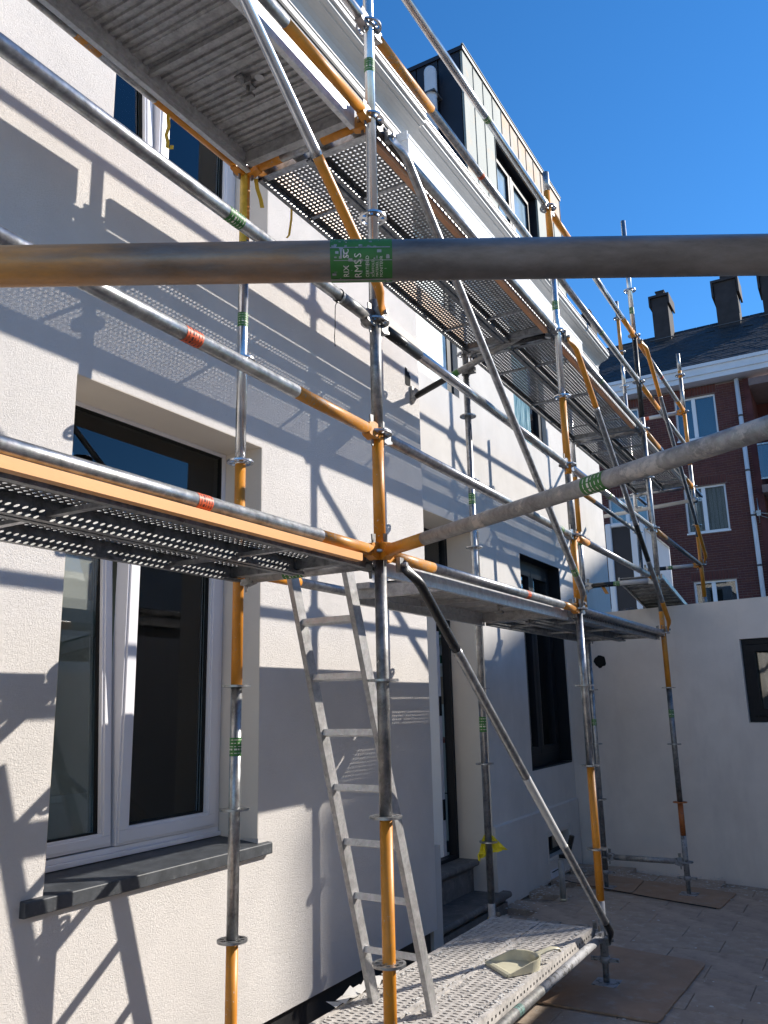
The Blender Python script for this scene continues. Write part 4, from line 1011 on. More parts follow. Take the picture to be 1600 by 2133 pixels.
# coupler helper
def coupler(p, label, parent=None, rot=0, mat='galv'):
    t = thing('coupler', label, 'clamp', p, (0, 0, rot), group='tube couplers')
    mb = MB(); mb.tube((0, 0, -.03), (0, 0, .03), .032, 14, caps=True); mb.build('clamp_shell', M[mat], t)
    mb = MB(); mb.box(.028, .075, -.02, .02, -.024, .024); mb.build('clamp_jaw', M[mat], t)
    mb = MB(); mb.tube((.05, -.045, .0), (.05, .045, .0), .007, 8); mb.tube((.05, .03, 0), (.05, .045, 0), .014, 6); mb.build('bolt', M['galv_dark'], t)
coupler((.03, yD-.10, 3.80), 'wing nut clamp on the loose tube right of the outer post', rot=.2)
coupler((XI+.02, yD-.03, 3.80), 'clamp fixing the loose tube to the inner post')
# wall tie at B
wt = ledger((-1.13, yB-.055, 3.73), (-.10, yB-.055, 4.06), 'painted wall tie tube clamped to the inner post under the upper deck', [(0, .30, 'black'), (.30, .36, 'green'), (.36, 1, 'galv_brown')], heads=(None, None), group='loose tubes', name='wall_tie')
coupler((XI, yB, 3.86), 'dark clamp joining the wall tie to the inner post', mat='galv_dark')
mb = MB(); mb.tube((-.05, 0, -.04), (.02, .0, .05), .03, 10); mb.box(-.09, -.02, -.025, .025, -.01, .08); mb.tube((-.10, 0, -.01), (-.02, 0, .0), .006, 8); o = mb.build('tie_hook', M['galv_brown'], wt)
# --- triangle bay tubes close to the camera
zA2 = 2.0; apz = 1.93
bt = ledger((0, 0, zA2), (2.27, -1.50, 1.928), 'thick worn tube slanting right from the central orange joint, green label', [(0, .11, 'orange'), (.11, 1, 'galv_brown')], heads=(O, 'galv'), labels=((.475, .085, 'green'),), r=.0245)
# foreground tube
F0 = Vector((-.02, -2.70, 1.958)); F1 = Vector((2.27, -1.345, 1.958))
ft = ledger(tuple(F0), tuple(F1), 'big blurred foreground tube crossing the whole photo, worn green label', [(0, 1, 'fg_paint')], heads=('galv', 'galv'), r=.0258)

# --- diagonals on the outer face
def diagonal(p0, p1, label, cols, off=.048, labels=()):
    """flat-ended brace from p0 (top) to p1 (bottom) on the outer side; cols = [(t0,t1,mat)]"""
    p0 = Vector(p0); p1 = Vector(p1)
    t = thing('diagonal_brace', label, 'scaffold brace', tuple(p0), group='diagonal braces')
    L = (p1-p0).length; d = (p1-p0)/L; n = 110; pts = []; sec = []
    e = .12
    for k in range(n+1):
        # denser at ends
        u = k/n; s = L*(u)
        ds = min(s, L-s)
        q = min(1, ds/e); q = q*q*(3-2*q)
        x = off + .030*q
        pts.append(d*s + Vector((x, 0, 0)))
        ru = .0075 + (.0212-.0075)*q; rv = .030 + (.0212-.030)*q
        sec.append((ru, rv))
    for (a, b, m) in cols:
        i0, i1 = int(round(a*n)), int(round(b*n))
        mb = MB(); mb.sweep(pts[i0:i1+1], sec[i0:i1+1], 18); mb.build('painted_section' if m in ('orange', 'black') else 'tube_section', M[m], t)
    for s_ in (0, L):
        mb = MB(); c = d*s_; mb.tube(c+Vector((.02, 0, 0)), c+Vector((off+.02, 0, 0)), .010, 10)
        mb.box(c.x+.024, c.x+off-.004, c.y-.016, c.y+.016, c.z-.03, c.z+.03); mb.build('brace_wedge', M['galv_dark'], t)
    for (s, ln, m) in labels: label_band(t, d*(L*s)+Vector((off+.03, 0, 0)), d, ln, m, r=.0213)
    return t
dd = .04
diagonal((0, yZ+.05, 5.0), (0, yA-.01, 3.03), 'brace running down from the top edge with an orange foot at the first post', [(0, .795, 'galv_shiny'), (.795, 1, 'orange')])
diagonal((0, yA+.10, 3.96), (0, yB-.03, 2.03), 'long grey brace across the middle bay, green label near its foot', [(0, 1, 'galv')], labels=((.905, .06, 'green'),))
diagonal((0, yA+.10, 1.96), (0, yB-.0, -.02), 'brace with black top end running down to the post on the brown board', [(0, .16, 'black'), (.16, .465, 'galv'), (.465, .66, 'white_paint'), (.66, .93, 'galv'), (.93, 1, 'black')])
diagonal((0.005, yB+.08, 3.98), (0.0085, yC-.0, 2.03), 'brace with orange ends and a black patch crossing the third bay', [(0, .20, 'orange'), (.20, .58, 'galv'), (.58, .72, 'black'), (.72, .88, 'galv'), (.88, 1, 'orange')])
diagonal((.0085, yC+.06, 4.96), (-.003, yD-.0, 3.03), 'farthest brace orange at top and foot before the brick house', [(0, .22, 'orange'), (.22, .80, 'galv'), (.80, 1, 'orange')])

# --- decks
def perf_plate_mesh(name, W_, L_, cw, cl, hw, hl, mat, z=0, stag=False):
    """perforated sheet, W across x centred, L along y from 0; holes hw x hl (x,y)"""
    mb = MB(); nx = int(W_/cw); ny_ = int(L_/cl); x0 = -nx*cw/2
    ea = (L_-ny_*cl)
    for i in range(nx):
        off = (cl/2 if (i % 2 and stag) else 0)
        nn = ny_ - (1 if (i % 2 and stag) else 0)
        cx = x0+cw*(i+.5)
        if i % 2 and stag:
            mb.quad((cx-cw/2, 0, z), (cx+cw/2, 0, z), (cx+cw/2, off, z), (cx-cw/2, off, z))
        yend = off+nn*cl
        mb.quad((cx-cw/2, yend, z), (cx+cw/2, yend, z), (cx+cw/2, L_, z), (cx-cw/2, L_, z))
        for j in range(nn):
            cy = off+cl*(j+.5)
            outer = []; inner = []; low = []
            for k in range(8):
                t = PI/4*k
                ox, oy = [(1, 0), (1, 1), (0, 1), (-1, 1), (-1, 0), (-1, -1), (0, -1), (1, -1)][k]
                outer.append((cx+ox*cw/2, cy+oy*cl/2, z)); inner.append((cx+math.cos(t)*hw/2, cy+math.sin(t)*hl/2, z+.0004)); low.append((cx+math.cos(t)*hw/2.1, cy+math.sin(t)*hl/2.1, z-.0012))
            b = len(mb.v); mb.v += outer+inner+low
            for k in range(8):
                k2 = (k+1) % 8
                mb.f.append((b+k, b+k2, b+8+k2, b+8+k)); mb.s.append(False)
                mb.f.append((b+8+k, b+8+k2, b+16+k2, b+16+k)); mb.s.append(True)
    # side margins
    xs = nx*cw/2
    for sgn in (-1, 1):
        mb.quad((sgn*xs, 0, z), (sgn*W_/2, 0, z), (sgn*W_/2, L_, z), (sgn*xs, L_, z))
    return mb.mesh(name, M[mat])
DL = 2.50
plate_round = perf_plate_mesh('perforated_plate', .272, DL, .0247, .0275, .0138, .0155, 'galv_deck', 0)
plate_slot = perf_plate_mesh('perforated_plate', .272, DL, .045, .033, .034, .0135, 'galv_dust', 0, True)
def deck_side_mesh(s, mat):
    mb = MB(); x = s*.155
    # C-section rail, outline in (x,z), extruded along y
    o = [(s*.136, 0.0), (s*.136, .004), (s*.160, .004), (s*.160, -.062), (s*.135, -.062), (s*.135, -.050), (s*.139, -.050), (s*.139, -.058), (s*.156, -.058), (s*.156, 0.0)]
    if s < 0: o = o[::-1]
    mb.prism(o, 0, DL); return mb.mesh('side_rail', M[mat])
SR = {(s, m): deck_side_mesh(s, m) for s in (-1, 1) for m in ('galv_deck', 'galv_dust')}
def lip_holes_mesh():
    mb = MB()
    for s in (-1, 1):
        # bright slotted strip beside each rail
        y = .05
        while y < DL-.06:
            mb.box(s*.1605-.0005, s*.1605+.0005, y, y+.014, -.034, -.022); y += .045
    return mb.mesh('rail_slot', M['black_hole'])
SL = lip_holes_mesh()
mb = MB(); mb.box(-.134, .134, -.012, .012, -.050, -.036); XB = mb.mesh('cross_bar', M['galv'])
mb = MB(); mb.box(-.155, .155, -.0, .045, -.045, -.002); mb.box(-.12, -.06, -.045, .0, -.02, .0); mb.box(.06, .12, -.045, .0, -.02, 0); mb.box(-.12, -.06, -.055, -.045, -.04, .0); mb.box(.06, .12, -.055, -.045, -.04, 0); EC = mb.mesh('end_cap', M['galv'])
def steel_deck(x, y, z, label, slot=False, rx=0, group='perforated steel decks'):
    t = thing('steel_deck', label, 'scaffold deck', (x, y, z), (rx, 0, 0), group=group)
    m = 'galv_dust' if slot else 'galv_deck'
    inst('perforated_plate', plate_slot if slot else plate_round, t)
    for s in (-1, 1):
        o = inst('side_rail', SR[(s, m)], t)
    inst('rail_slots', SL, t)
    for q in (.17, .5, .83): inst('cross_bar', XB, t, (0, DL*q, 0))
    inst('end_cap', EC, t, (0, 0.0, 0)); inst('end_cap', EC, t, (0, DL, 0), (0, 0, PI))
    return t
X1, X2 = -.195, -.530
ZT = .055
for (y, z, nm) in ((yZ, 2, 'left low level'), (yA, 4, 'second upper bay'), (yB, 4, 'third upper bay'), (yC, 4, 'farthest upper bay'), (yB, 2, 'far low level')):
    steel_deck(X1, y+.055, z+(.03 if z > 3 else 0), {'left low level': 'dark perforated deck, outer plank of the left low level seen from below', 'second upper bay': 'perforated plank, outer one beside the salmon edge board in the second upper bay', 'third upper bay': 'perforated plank, outer one of the third upper bay by the cornice end', 'farthest upper bay': 'perforated plank, outer one of the farthest upper bay before the brick house', 'far low level': 'perforated plank, outer one of the far low level before the end wall'}[nm])
    steel_deck(X2, y+.055, z+(.03 if z > 3 else 0), {'left low level': 'dark perforated deck, inner plank of the left low level nearest the window', 'second upper bay': 'perforated plank, facade side one in the second upper bay', 'third upper bay': 'perforated plank, facade side one with orange rail in the third upper bay', 'farthest upper bay': 'perforated plank, facade side one of the farthest upper bay', 'far low level': 'perforated plank, facade side one of the far low level over the dark window'}[nm])
steel_deck(X1, yA+.055, ZT, 'cement dusted ground deck, outer plank with the dustpan on it', True)
steel_deck(X2, yA+.055, ZT, 'cement dusted ground deck, inner plank the ladder stands on', True)

# aluminium deck with corrugated underside
def corr_mesh(mat, ys):
    mb = MB(); y = ys; pitch = .036; h = .010; w0 = -.285; w1 = .285
    pts = [(ys, 0)]; k = 0
    while y < DL-.05:
        if k % 7 == 6: pts += [(y+.004, 0), (y+.006, -.006), (y+.012, -.006), (y+.014, 0)]
        else: pts += [(y+.010, 0), (y+.013, h), (y+.026, h), (y+.029, 0)]
        y += pitch; k += 1
    pts.append((DL, 0))
    for a, b in zip(pts, pts[1:]):
        if b[0]-a[0] < 1e-6: continue
        mb.quad((w0, a[0], -.012+a[1]), (w1, a[0], -.012+a[1]), (w1, b[0], -.012+b[1]), (w0, b[0], -.012+b[1]))
    mb.quad((w0, ys, .003), (w0, DL, .003), (w1, DL, .003), (w1, ys, .003))
    return mb.mesh('corrugated_plate', M[mat])
def alu_rail(s, ys):
    mb = MB(); o = [(s*.286, .005), (s*.310, .005), (s*.310, -.098), (s*.286, -.098), (s*.286, -.088), (s*.302, -.088), (s*.302, -.05), (s*.286, -.05)]
    if s < 0: o = o[::-1]
    mb.prism(o, ys, DL); return mb.mesh('side_rail', M['alu'])
mb = MB(); mb.box(-.285, .285, -.010, .010, -.045, -.0225); AX = mb.mesh('cross_bar', M['alu_dull'])
mb = MB(); mb.box(-.285, .285, 0, .04, -.075, -.013); mb.box(-.25, -.17, -.05, 0, -.03, 0); mb.box(.17, .25, -.05, 0, -.03, 0); AE = mb.mesh('end_cap', M['alu_dull'])
mb = MB(); mb.box(-.02, .02, -.05, .05, -.030, -.0225); mb.tube((.0, .02, -.03), (.0, .02, -.075), .008, 8); mb.box(-.03, .03, .008, .032, -.09, -.075); mb.box(.02, .05, -.03, -.02, -.06, -.03); LT = mb.mesh('hatch_latch', M['galv_dark'])
def alu_deck(x, y, z, label, latch, ys=0, bars=(.34, .66)):
    t = thing('aluminium_deck', label, 'scaffold deck', (x, y, z), group='aluminium access decks')
    inst('corrugated_plate', corr_mesh('alu_dull', ys), t)
    inst('side_rail', alu_rail(1, 0), t); inst('side_rail', alu_rail(-1, ys), t)
    for q in bars: inst('cross_bar', AX, t, (0, DL*q, 0))
    inst('end_cap', AE, t, (0, ys, 0)); inst('end_cap', AE, t, (0, DL, 0), (0, 0, PI))
    inst('hatch_latch', LT, t, (latch[0], latch[1], 0))
    mb = MB(); mb.tube((latch[0]+.06, latch[1]+.02, -.0135), (latch[0]+.06, latch[1]+.02, -.0125), .02, 16); mb.build('grip_hole', M['white_paint'], t)
    return t
alu_deck(-.362, yZ+.055, 4.04, 'wide aluminium deck with ribbed underside and latch at the top of the photo', (.015, 2.09), bars=(.36, .735))
alu_deck(-.362, yA+.055, 2.025, 'short aluminium deck with bright edge beam beside the ladder opening', (.076, 1.85), ys=.80, bars=(.62,))

# orange edge boards (toe strips) along outer edges
def edge_board(y0, y1, z, label, mat, x=-.030, h=.03):
    t = thing('edge_board', label, 'edge board', (x, y0, z), group='edge boards')
    mb = MB(); mb.box(-.012, .0, 0, y1-y0, -h, h*.0); mb.box(-.03, -.0125, 0, y1-y0, -h, -h+.006); mb.build('strip', M[mat], t)
M['salmon'] = simple('salmon wood edge', (.62, .31, .16), .6, 0, .12, 6, .2, 40, dirt=(.35, .2, .12), dirt_lo=.6, dirt_hi=.7)
M['orange_board'] = simple('pale orange painted steel', (.72, .34, .10), .5, 0, .06, 6, .05, 40)
edge_board(yZ+.10, yA-.17, 1.972, 'long orange steel strip under the left low tube', 'orange_board', x=.022, h=.030)
edge_board(yA+.10, yB-.12, 3.985, 'salmon edge board below the tube of the second upper bay', 'salmon')
edge_board(yB+.12, yC-.22, 3.985, 'salmon edge board with green label in the third upper bay', 'salmon')
edge_board(yC+.12, yD-.3, 3.985, 'pale edge board of the farthest upper bay', 'white_paint')
t = thing('toe_board', 'inner toe board standing on the upper corrugated deck', 'edge board', (-.70, yZ+.1, 4.08), group='edge boards')
mb = MB(); mb.box(-.012, .012, 0, 2.42, -.022, .15); mb.build('strip', M['orange_worn'], t)
t = thing('toe_board', 'unseen inner toe board of the second upper bay, added for its wall shadow', 'edge board', (-.70, yA+.1, 4.06), group='edge boards')
mb = MB(); mb.box(-.012, .012, 0, 2.42, -.018, .13); mb.build('strip', M['orange_worn'], t)  # added so the deck shadow on the facade starts higher

# --- leaning alu panel on the extension roof
t = thing('leaning_deck_panel', 'ribbed deck panel leaning down onto the extension wall top', 'scaffold deck', (-.20, 5.42, 2.575), (math.radians(-9), 0, 0))
mb = MB(); o_ = [(-.20, 0), (.2, 0), (.2, -.006), (-.2, -.006)]; mb.prism(o_, 0, 1.25); mb.build('panel_plate', M['galv_deck'], t)
mb = MB()
for s in (-1, 1): mb.box(s*.206-.008, s*.206+.008, 0, 1.25, -.035, .008)
for k in range(8): mb.box(-.197, .197, .1+.14*k, .115+.14*k, -.02, -.0065)
mb.build('panel_rail', M['galv'], t)

# ------------------------------------------------------------------ ladder
lad = thing('aluminium_ladder', 'narrow aluminium ladder leaning up to the low deck', 'ladder', (-.42, .85, ZT))
fL, fR = Vector((-.585, .86, ZT+.004)), Vector((-.262, .835, ZT+.004)); tL, tR = Vector((-.60, .22, 2.02)), Vector((-.30, .215, 2.02))
def rail_solid(a, b, wx, wy):
    d = (b-a).normalized(); u = Vector((1, 0, 0)); u = (u-d*u.dot(d)).normalized(); v = d.cross(u)
    mb = MB(); i = []
    P = [q+u*su*wx/2+v*sv*wy/2 for q in (a, b) for su, sv in ((-1, -1), (1, -1), (1, 1), (-1, 1))]
    mb.v = [tuple(x) for x in P]; mb.f = [(0, 3, 2, 1), (4, 5, 6, 7), (0, 1, 5, 4), (1, 2, 6, 5), (2, 3, 7, 6), (3, 0, 4, 7)]; mb.s = [False]*6
    return mb
for a, b in ((fL, tL), (fR, tR)): under(rail_solid(a, b, .026, .062).build('rail', M['alu_dull'], bevel=.002), lad)
for k in range(8):
    q = (.255+.262*k)/2.08
    if q > .98: break
    a = fL.lerp(tL, q); b = fR.lerp(tR, q)
    mb = MB(); d = (b-a); e = d.normalized()*.0135; a2, b2 = a+e, b-e
    n2 = Vector((0, .957, -.29)); n3 = Vector((0, -.29, -.957))
    P = [p+n2*s1*.016+n3*s2*.0145 for p in (a2, b2) for s1, s2 in ((-1, -1), (1, -1), (1, 1), (-1, 1))]
    mb.v = [tuple(x) for x in P]; mb.f = [(0, 3, 2, 1), (4, 5, 6, 7), (0, 1, 5, 4), (1, 2, 6, 5), (2, 3, 7, 6), (3, 0, 4, 7)]; mb.s = [False]*6
    under(mb.build('rung', M['alu'], bevel=.002), lad)
for a, b in ((fL, tL), (fR, tR)):
    d = (b-a).normalized(); under(rail_solid(a-d*.004, a+d*.025, .030, .066).build('foot', M['alu_dull']), lad)

# ------------------------------------------------------------------ small things
def at_local(o, root): return o
# base boards under the jacks
def board(pts, label, th=.010):
    c = sum((Vector((*p, 0)) for p in pts), Vector())/len(pts)
    t = thing('base_board', label, 'board', (c.x, c.y, G+.004), group='hardboard sheets under the jacks')
    rr = random.Random(int(c.x*100)); out = []
    for k in range(len(pts)):
        a = Vector((*pts[k], 0)); b = Vector((*pts[(k+1) % len(pts)], 0)); prv = Vector((*pts[k-1], 0))
        for s in (.06, .03, .0):
            if s: out.append(a.lerp(prv, s)) if s == .06 else out.append(a.lerp(prv, s*.4).lerp(b, .012))
        for s in (.04, .3, .5, .7): 
            q = a.lerp(b, s); out.append(q+Vector((rr.uniform(-.004, .004), rr.uniform(-.004, .004), 0)))
    V0 = [(p.x-c.x, p.y-c.y) for p in out]
    mb = MB(); mb.prism(V0, 0, th, 'z'); mb.build('sheet', M['hardboard'], t)
board([(-.32, 2.13), (.42, 2.11), (.47, 3.28), (-.30, 3.42)], 'large brown board under the standard at the ground deck end')
board([(-.44, 5.06), (.32, 4.81), (.37, 5.44), (-.46, 5.66)], 'brown board under the outer standard near the end wall')
board([(-1.0, 5.22), (-.45, 5.10), (-.48, 5.68), (-.98, 5.78)], 'worn board under the inner corner standard')

# dustpan
dp_ = thing('dustpan', 'cream plastic dustpan lying on the ground deck', 'dustpan', (-.165, 1.60, ZT+.0035), (0, 0, math.radians(-40)))
mb = MB(); n1, n2 = 20, 12
# pan: mouth along -y, depth towards +y
def pan(u, v):  # u -1..1 across, v 0..1 mouth to back
    w_ = .115*(1-.25*v*v) if v < .8 else .115*(.84-.9*(v-.8))
    return (u*w_, -.11+.22*v, 0)
outer = []
for k in range(25):
    t = PI*k/24
    outer.append((.112*math.cos(t)*(1 if abs(math.cos(t)) < .96 else 1), .02+.105*math.sin(t)))
base = [(.122, -.115)]+[(x, y) for x, y in outer]+[(-.122, -.115)]
def hgt(y): return .012+.045*min(1, max(0, (y+.115)/.16))**.8
B0 = [(x, y, .002 if y > -.1 else .0005) for x, y in base]
T0 = [(x*1.06, y*1.0+(.006 if y > 0 else 0), hgt(y)) for x, y in base]
TI = [(x*1.0, y-.002 if y > 0 else y, hgt(y)-.0015) for x, y in base]
for k in range(len(base)-1):
    mb.quad(B0[k], B0[k+1], T0[k+1], T0[k], True); mb.quad(T0[k], T0[k+1], TI[k+1], TI[k]); mb.quad(TI[k], TI[k+1], (B0[k+1][0]*.95, B0[k+1][1]*.97, .006), (B0[k][0]*.95, B0[k][1]*.97, .006), True)
mb.poly([(x*.955, y*.975, .0062) for x, y in base]); mb.poly([b for b in reversed(B0)])
# rolled lip at mouth
mb.prism([(-.118, .001), (-.112, .012), (-.095, .016), (-.080, .010), (-.078, .004)], -.118, .118, 'x')
mb.build('pan', M['cream'], dp_)
mb = MB(); pth = [(0, .12, .045), (0, .15, .052), (0, .19, .060), (0, .23, .066), (0, .262, .062), (0, .272, .050)]
pth = [(x, .10+(y-.12)*1.1, z*1.25-.012) for x, y, z in pth]; mb.sweep(pth, [(.034, .009), (.024, .009), (.021, .009), (.023, .008), (.020, .007), (.013, .006)], 14); mb.build('handle', M['cream'], dp_)

# cement crumbs on the deck and floor
def crumbs(name, label, n, area, z, mat, smin, smax, seed, clusters=None):
    rr = random.Random(seed); mb = MB()
    for k in range(n):
        if clusters and rr.random() < .75:
            c = clusters[rr.randrange(len(clusters))]; x = rr.gauss(c[0], c[2]); y = rr.gauss(c[1], c[3])
            x = min(max(x, area[0]), area[1]); y = min(max(y, area[2]), area[3])
        else: x = rr.uniform(area[0], area[1]); y = rr.uniform(area[2], area[3])
        s = smin+(smax-smin)*rr.random()**3; a = rr.uniform(0, 6.28); m = 5
        top = [(x+s*.7*math.cos(a+2*PI*q/m)*rr.uniform(.6, 1), y+s*.7*math.sin(a+2*PI*q/m)*rr.uniform(.6, 1), z+s*.22) for q in range(m)]
        bot = [(x+s*math.cos(a+2*PI*q/m)*rr.uniform(.8, 1.2), y+s*math.sin(a+2*PI*q/m)*rr.uniform(.8, 1.2), z) for q in range(m)]
        mb.poly(top)
        for q in range(m): mb.quad(bot[q], bot[(q+1) % m], top[(q+1) % m], top[q])
    o = mb.build(name, M[mat]); tag(o, label, 'debris', kind='stuff'); return o
crumbs('plaster_crumbs', 'white plaster crumbs strewn over the ground deck', 2600, (-.68, -.04, .1, 2.5), ZT+.003, 'paint_chip', .002, .012, 1, [(-.365, 1.9, .05, .5), (-.66, 1.4, .03, .7), (-.36, 1.0, .03, .6), (-.06, 1.2, .02, .7)])
crumbs('floor_crumbs', 'pale plaster flakes scattered on the yard paving', 1500, (-1.3, 1.9, 1.0, 6.1), G+.004, 'paint_chip', .003, .016, 2, [(-1.2, 5.0, .1, .7), (-.7, 5.9, .4, .2), (.2, 5.7, .5, .2)])
# loose foil scrap and pale offcut at inner deck edge
t = thing('plastic_scrap', 'crumpled pale plastic scrap at the facade side edge of the ground deck', 'scrap', (-.70, .95, ZT+.012))
mb = MB(); rr = random.Random(8)
for k in range(9):
    y0 = -.30+k*.07; mb.poly([(rr.uniform(-.02, 0), y0, rr.uniform(.0, .03)), (rr.uniform(.03, .06), y0+.01, rr.uniform(0, .01)), (rr.uniform(.02, .05), y0+.085, rr.uniform(0, .02)), (rr.uniform(-.03, 0), y0+.08, rr.uniform(0, .035))])
mb.build('fold', M['paint_chip'], t)

# yellow rag on B'
rg_ = thing('yellow_rag', 'bright yellow plastic rag tied on the inner standard near the steps', 'rag', (XI, yB, .5))
def cloth(pts_top, pts_bot, n=10, amp=.01, seed=1):
    mb = MB(); rr = random.Random(seed); V = []
    for i in range(n+1):
        a = Vector(pts_top[0]).lerp(Vector(pts_top[1]), i/n); b = Vector(pts_bot[0]).lerp(Vector(pts_bot[1]), i/n)
        for j in range(6):
            q = a.lerp(b, j/5); q += Vector((0, 0, 1)).cross(b-a).normalized()*0
            q += Vector((rr.uniform(-1, 1), rr.uniform(-1, 1), rr.uniform(-.6, .6)))*amp*(.3+j/5) + Vector((.7, .7, 0))*math.sin(i*1.7)*amp
            V.append(q)
    for i in range(n):
        for j in range(5):
            mb.quad(V[i*6+j], V[i*6+j+1], V[(i+1)*6+j+1], V[(i+1)*6+j], True)
    return mb
cr2 = Vector((.866, .5, 0))
def cpt(a, z): v = cr2*a; return (v.x, v.y, z)
cloth([cpt(-.03, .045), cpt(-.012, .03)], [cpt(-.088, -.12), cpt(-.018, -.085)], 8, .009, 2).build('rag_fold', M['rag'], rg_)
cloth([cpt(.012, .045), cpt(.03, .035)], [cpt(.025, -.075), cpt(.115, -.055)], 8, .009, 3).build('rag_fold', M['rag'], rg_)
t = thing('yellow_strip', 'narrow yellow plastic strip hanging low beside the inner standard', 'rag', (XI-.03, yB+.05, -.02))
cloth([cpt(.0, .10), cpt(.02, .09)], [cpt(-.05, -.06), cpt(-.018, -.06)], 4, .003, 5).build('strip', M['tape'], t)

# yellow tape on A'
t = thing('yellow_tape', 'yellow adhesive tape wound down the top of the near inner standard', 'tape', (XI, yA, 3.9))
mb = MB()
for k in range(14):
    z0 = .10-k*.028
    for q in range(8):
        a0 = -2.2+q*.22; a1 = a0+.22; r_ = R+.0015
        mb.quad((r_*math.cos(a0), r_*math.sin(a0), z0), (r_*math.cos(a1), r_*math.sin(a1), z0-.004), (r_*math.cos(a1), r_*math.sin(a1), z0-.032), (r_*math.cos(a0), r_*math.sin(a0), z0-.028))
mb.build('tape_wrap', M['tape'], t)
def ribbon(name, label, p, pts, wdt, mat='tape'):
    t = thing(name, label, 'tape', p); mb = MB(); d_ = cr2*wdt
    pp = [Vector(q) for q in pts]
    for a, b in zip(pp, pp[1:]): mb.quad(a-d_, a+d_, b+d_, b-d_, True)
    mb.build('strip', M[mat], t); return t
ribbon('tape_end', 'loose tape end hanging just right of the taped standard', (XI+.05, .02, 3.92), [(0, 0, .04), (.01, 0, -.02), (.025, .01, -.08), (.035, .01, -.13)], .010)
ribbon('tape_curl', 'curled yellow tape dangling before the upper white window', (XI, -.53, 3.97), [(0, 0, .03), (.0, .0, -.02), (.004, .002, -.06), (-.008, 0, -.10), (.004, 0, -.14), (.002, 0, -.165), (.018, .01, -.175), (.020, .01, -.155)], .008)
ribbon('tape_tail', 'thin brownish tape tail hanging under the perforated deck', (XI, .36, 3.95), [(.02, 0, .05), (.018, 0, -.02), (.01, .0, -.07), (.004, 0, -.11), (-.012, 0, -.122)], .006)
ribbon('orange_scrap', 'small orange scrap stuck on the inner tube near the window top', (XI-.02, -.72, 4.03), [(0, 0, .03), (.0, .03, .0), (.0, .06, -.03)], .012, 'orange')
ribbon('orange_flag', 'small orange scrap hanging under the taped cross tube by the far corner', (-.52, yC, 2.47), [(0, 0, .01), (.02, 0, -.03), (.035, 0, -.06)], .018, 'orange')
# cable tie on z=3 rail
ct_ = thing('cable_tie', 'black cable tie with a long hanging tail on the upper guard rail', 'cable tie', (0, -.287, 3.0))
mb = MB(); n = 20
for k in range(n):
    t0, t1 = 2*PI*k/n, 2*PI*(k+1)/n; r_ = R+.002
    A = (r_*math.cos(t0), 0, r_*math.sin(t0)); B = (r_*math.cos(t1), 0, r_*math.sin(t1)); mb.tube(A, B, .0022, 6, caps=False)
pth = [(.0, -.006, -.028), (-.004, -.016, -.05), (-.004, -.018, -.09), (-.003, -.02, -.14), (-.006, -.022, -.19), (-.004, -.02, -.225)]
for a, b in zip(pth, pth[1:]): mb.tube(a, b, .0017, 6)
mb.box(-.005, .005, -.012, -.002, -.034, -.026); mb.build('tie', M['black'], ct_)

# foam gun / tube standing by the far facade
t = thing('clear_tube', 'clear plastic tube standing on the floor below the cellar window', 'tube', (-.92, 4.615, G+.004))
mb = MB(); mb.tube((0, 0, 0), (0, 0, .015), .030, 16); mb.build('foot', M['cream'], t)
mb = MB(); mb.tube((0, 0, .015), (.0, 0, .33), .026, 16); mb.build('barrel', M['clear_tube'], t)
t = thing('black_grip', 'black plastic grip tool propped on top of the clear tube', 'tool', (-.90, 4.63, G+.345))
mb = MB(); mb.box(-.03, .03, -.03, .03, .0, .03); mb.box(.0, .05, -.012, .02, .03, .07, None); mb.build('collar', M['black'], t)
mb = MB(); rm = Matrix.Translation((.055, .03, .10)) @ Matrix.Rotation(math.radians(18), 4, 'Y'); mb.box(-.02, .02, -.02, .02, -.06, .09, rm); mb.build('handle', M['black'], t, bevel=.006)
# low clutter: cable snake near corner
t = thing('ground_cable', 'thin dark cable lying between the boards on the paving', 'cable', (-.6, 5.0, G+.016))
mb = MB(); pth = [(-.55, .35, 0), (-.3, .22, 0), (0, .10, 0), (.15, .04, 0), (.4, -.06, 0), (.9, -.22, 0)]
for a, b in zip(pth, pth[1:]): mb.tube(a, b, .004, 8)
mb.build('cable_run', M['foil'], t)

# ------------------------------------------------------------------ foreground tube label
d = (F1-F0).normalized()
s_c = None
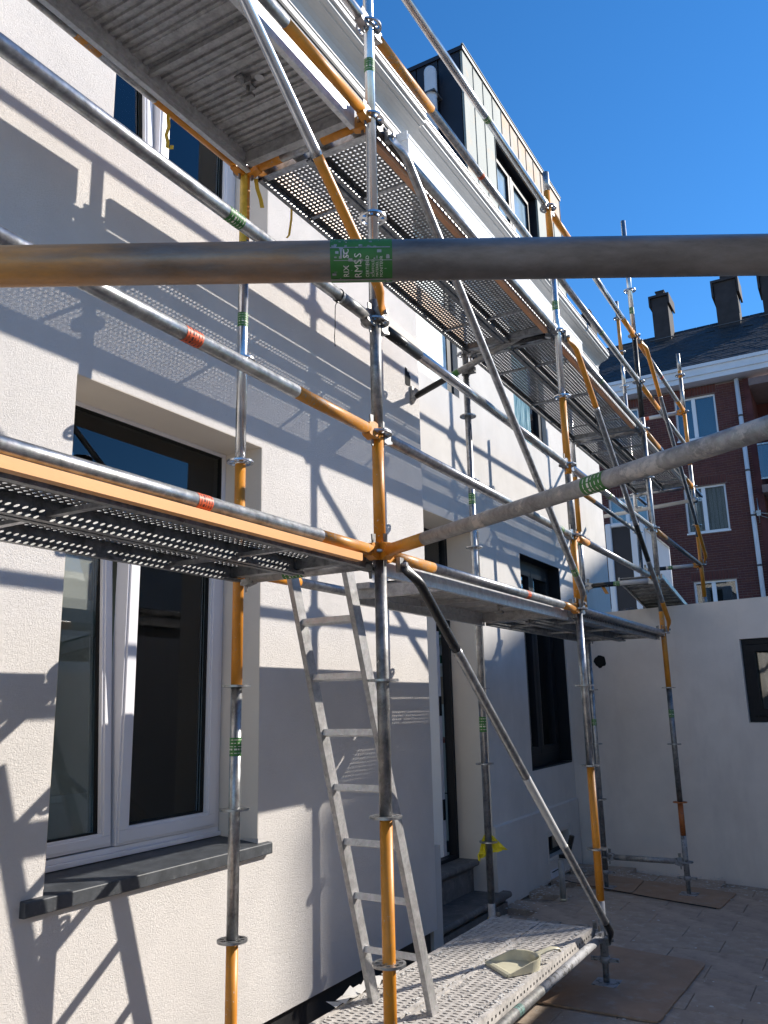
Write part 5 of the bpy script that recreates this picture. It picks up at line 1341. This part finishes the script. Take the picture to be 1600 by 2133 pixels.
# centre of the label on the tube: nearest to the photo ray at x 753, y 546
def ray(u, v): return (cf + cr*((u-800)/1725.4737) - cu*((v-1066.5)/1725.4737)).normalized()
rd = ray(753, 546); wv = cp-F0; a_ = d.dot(d); b_ = d.dot(rd); c_ = rd.dot(rd); d_ = d.dot(wv); e_ = rd.dot(wv); den = a_*c_-b_*b_
s = (c_*d_ - b_*e_)/den
pc_ = F0 + d*s; rl = .0258
loc = lambda v: Vector(v) - F0
mb = MB(); mb.tube(d*(s-.0385), d*(s+.0385), rl+.0006, 40, caps=False); lb = mb.build('label_band', M['green'], ft)
tow = cp - F0
def band_rect(mbb, s0, s1, t0, t1):
    f = (cp-pc_); f = (f-d*f.dot(d)).normalized(); up = d.cross(f)
    if up.z < 0: up = -up
    m = max(1, int((t1-t0)/.12)+1)
    for q in range(m):
        u0 = t0+(t1-t0)*q/m; u1 = t0+(t1-t0)*(q+1)/m
        A, B = [(f*math.cos(u)+up*math.sin(u))*(rl+.0012) for u in (u0, u1)]
        mbb.quad(d*s0+A, d*s1+A, d*s1+B, d*s0+B)
mb = MB(); rr = random.Random(21)
band_rect(mb, s-.0385, s+.036, .62, .68); band_rect(mb, s-.034, s+.038, .02, .05); band_rect(mb, s-.0385, s+.0385, -1.05, -.93)
for k in range(46):
    s0 = s+rr.uniform(-.0385, .034); t0 = rr.uniform(-1.2, 1.2); 
    if rr.random() < .55: t0 = rr.choice((.68, .05, -.95, 1.0))+rr.uniform(-.07, .07)
    band_rect(mb, s0, s0+rr.uniform(.001, .006), t0, t0+rr.uniform(.02, .14))
for k in range(3):
    band_rect(mb, s-.026+.0035*k, s-.024+.0035*k, .16, .16+.42-.08*k)
band_rect(mb, s-.032, s-.028, .34, .46)
mb.build('print', M['galv_brown'], lb)
for txt, off, st_, sz in (('RIX', -.0155, -.78, .0100), ('SC', -.0155, .12, .0100), ('RMS', -.0000, -.82, .0125), ('S', -.0000, .14, .0125), ('CERTIFIED', .0095, -.80, .0058), ('SCAFFOLD', .0160, -.78, .0045), ('MATERIEL', .0210, -.78, .0045), ('MONITEUR', .0265, -.80, .0052)):
    wrap_text(lb, txt, sz, d*(s+off), d, rl, st_, cp-F0, 'label_white')
print('label at', pc_[:], s)
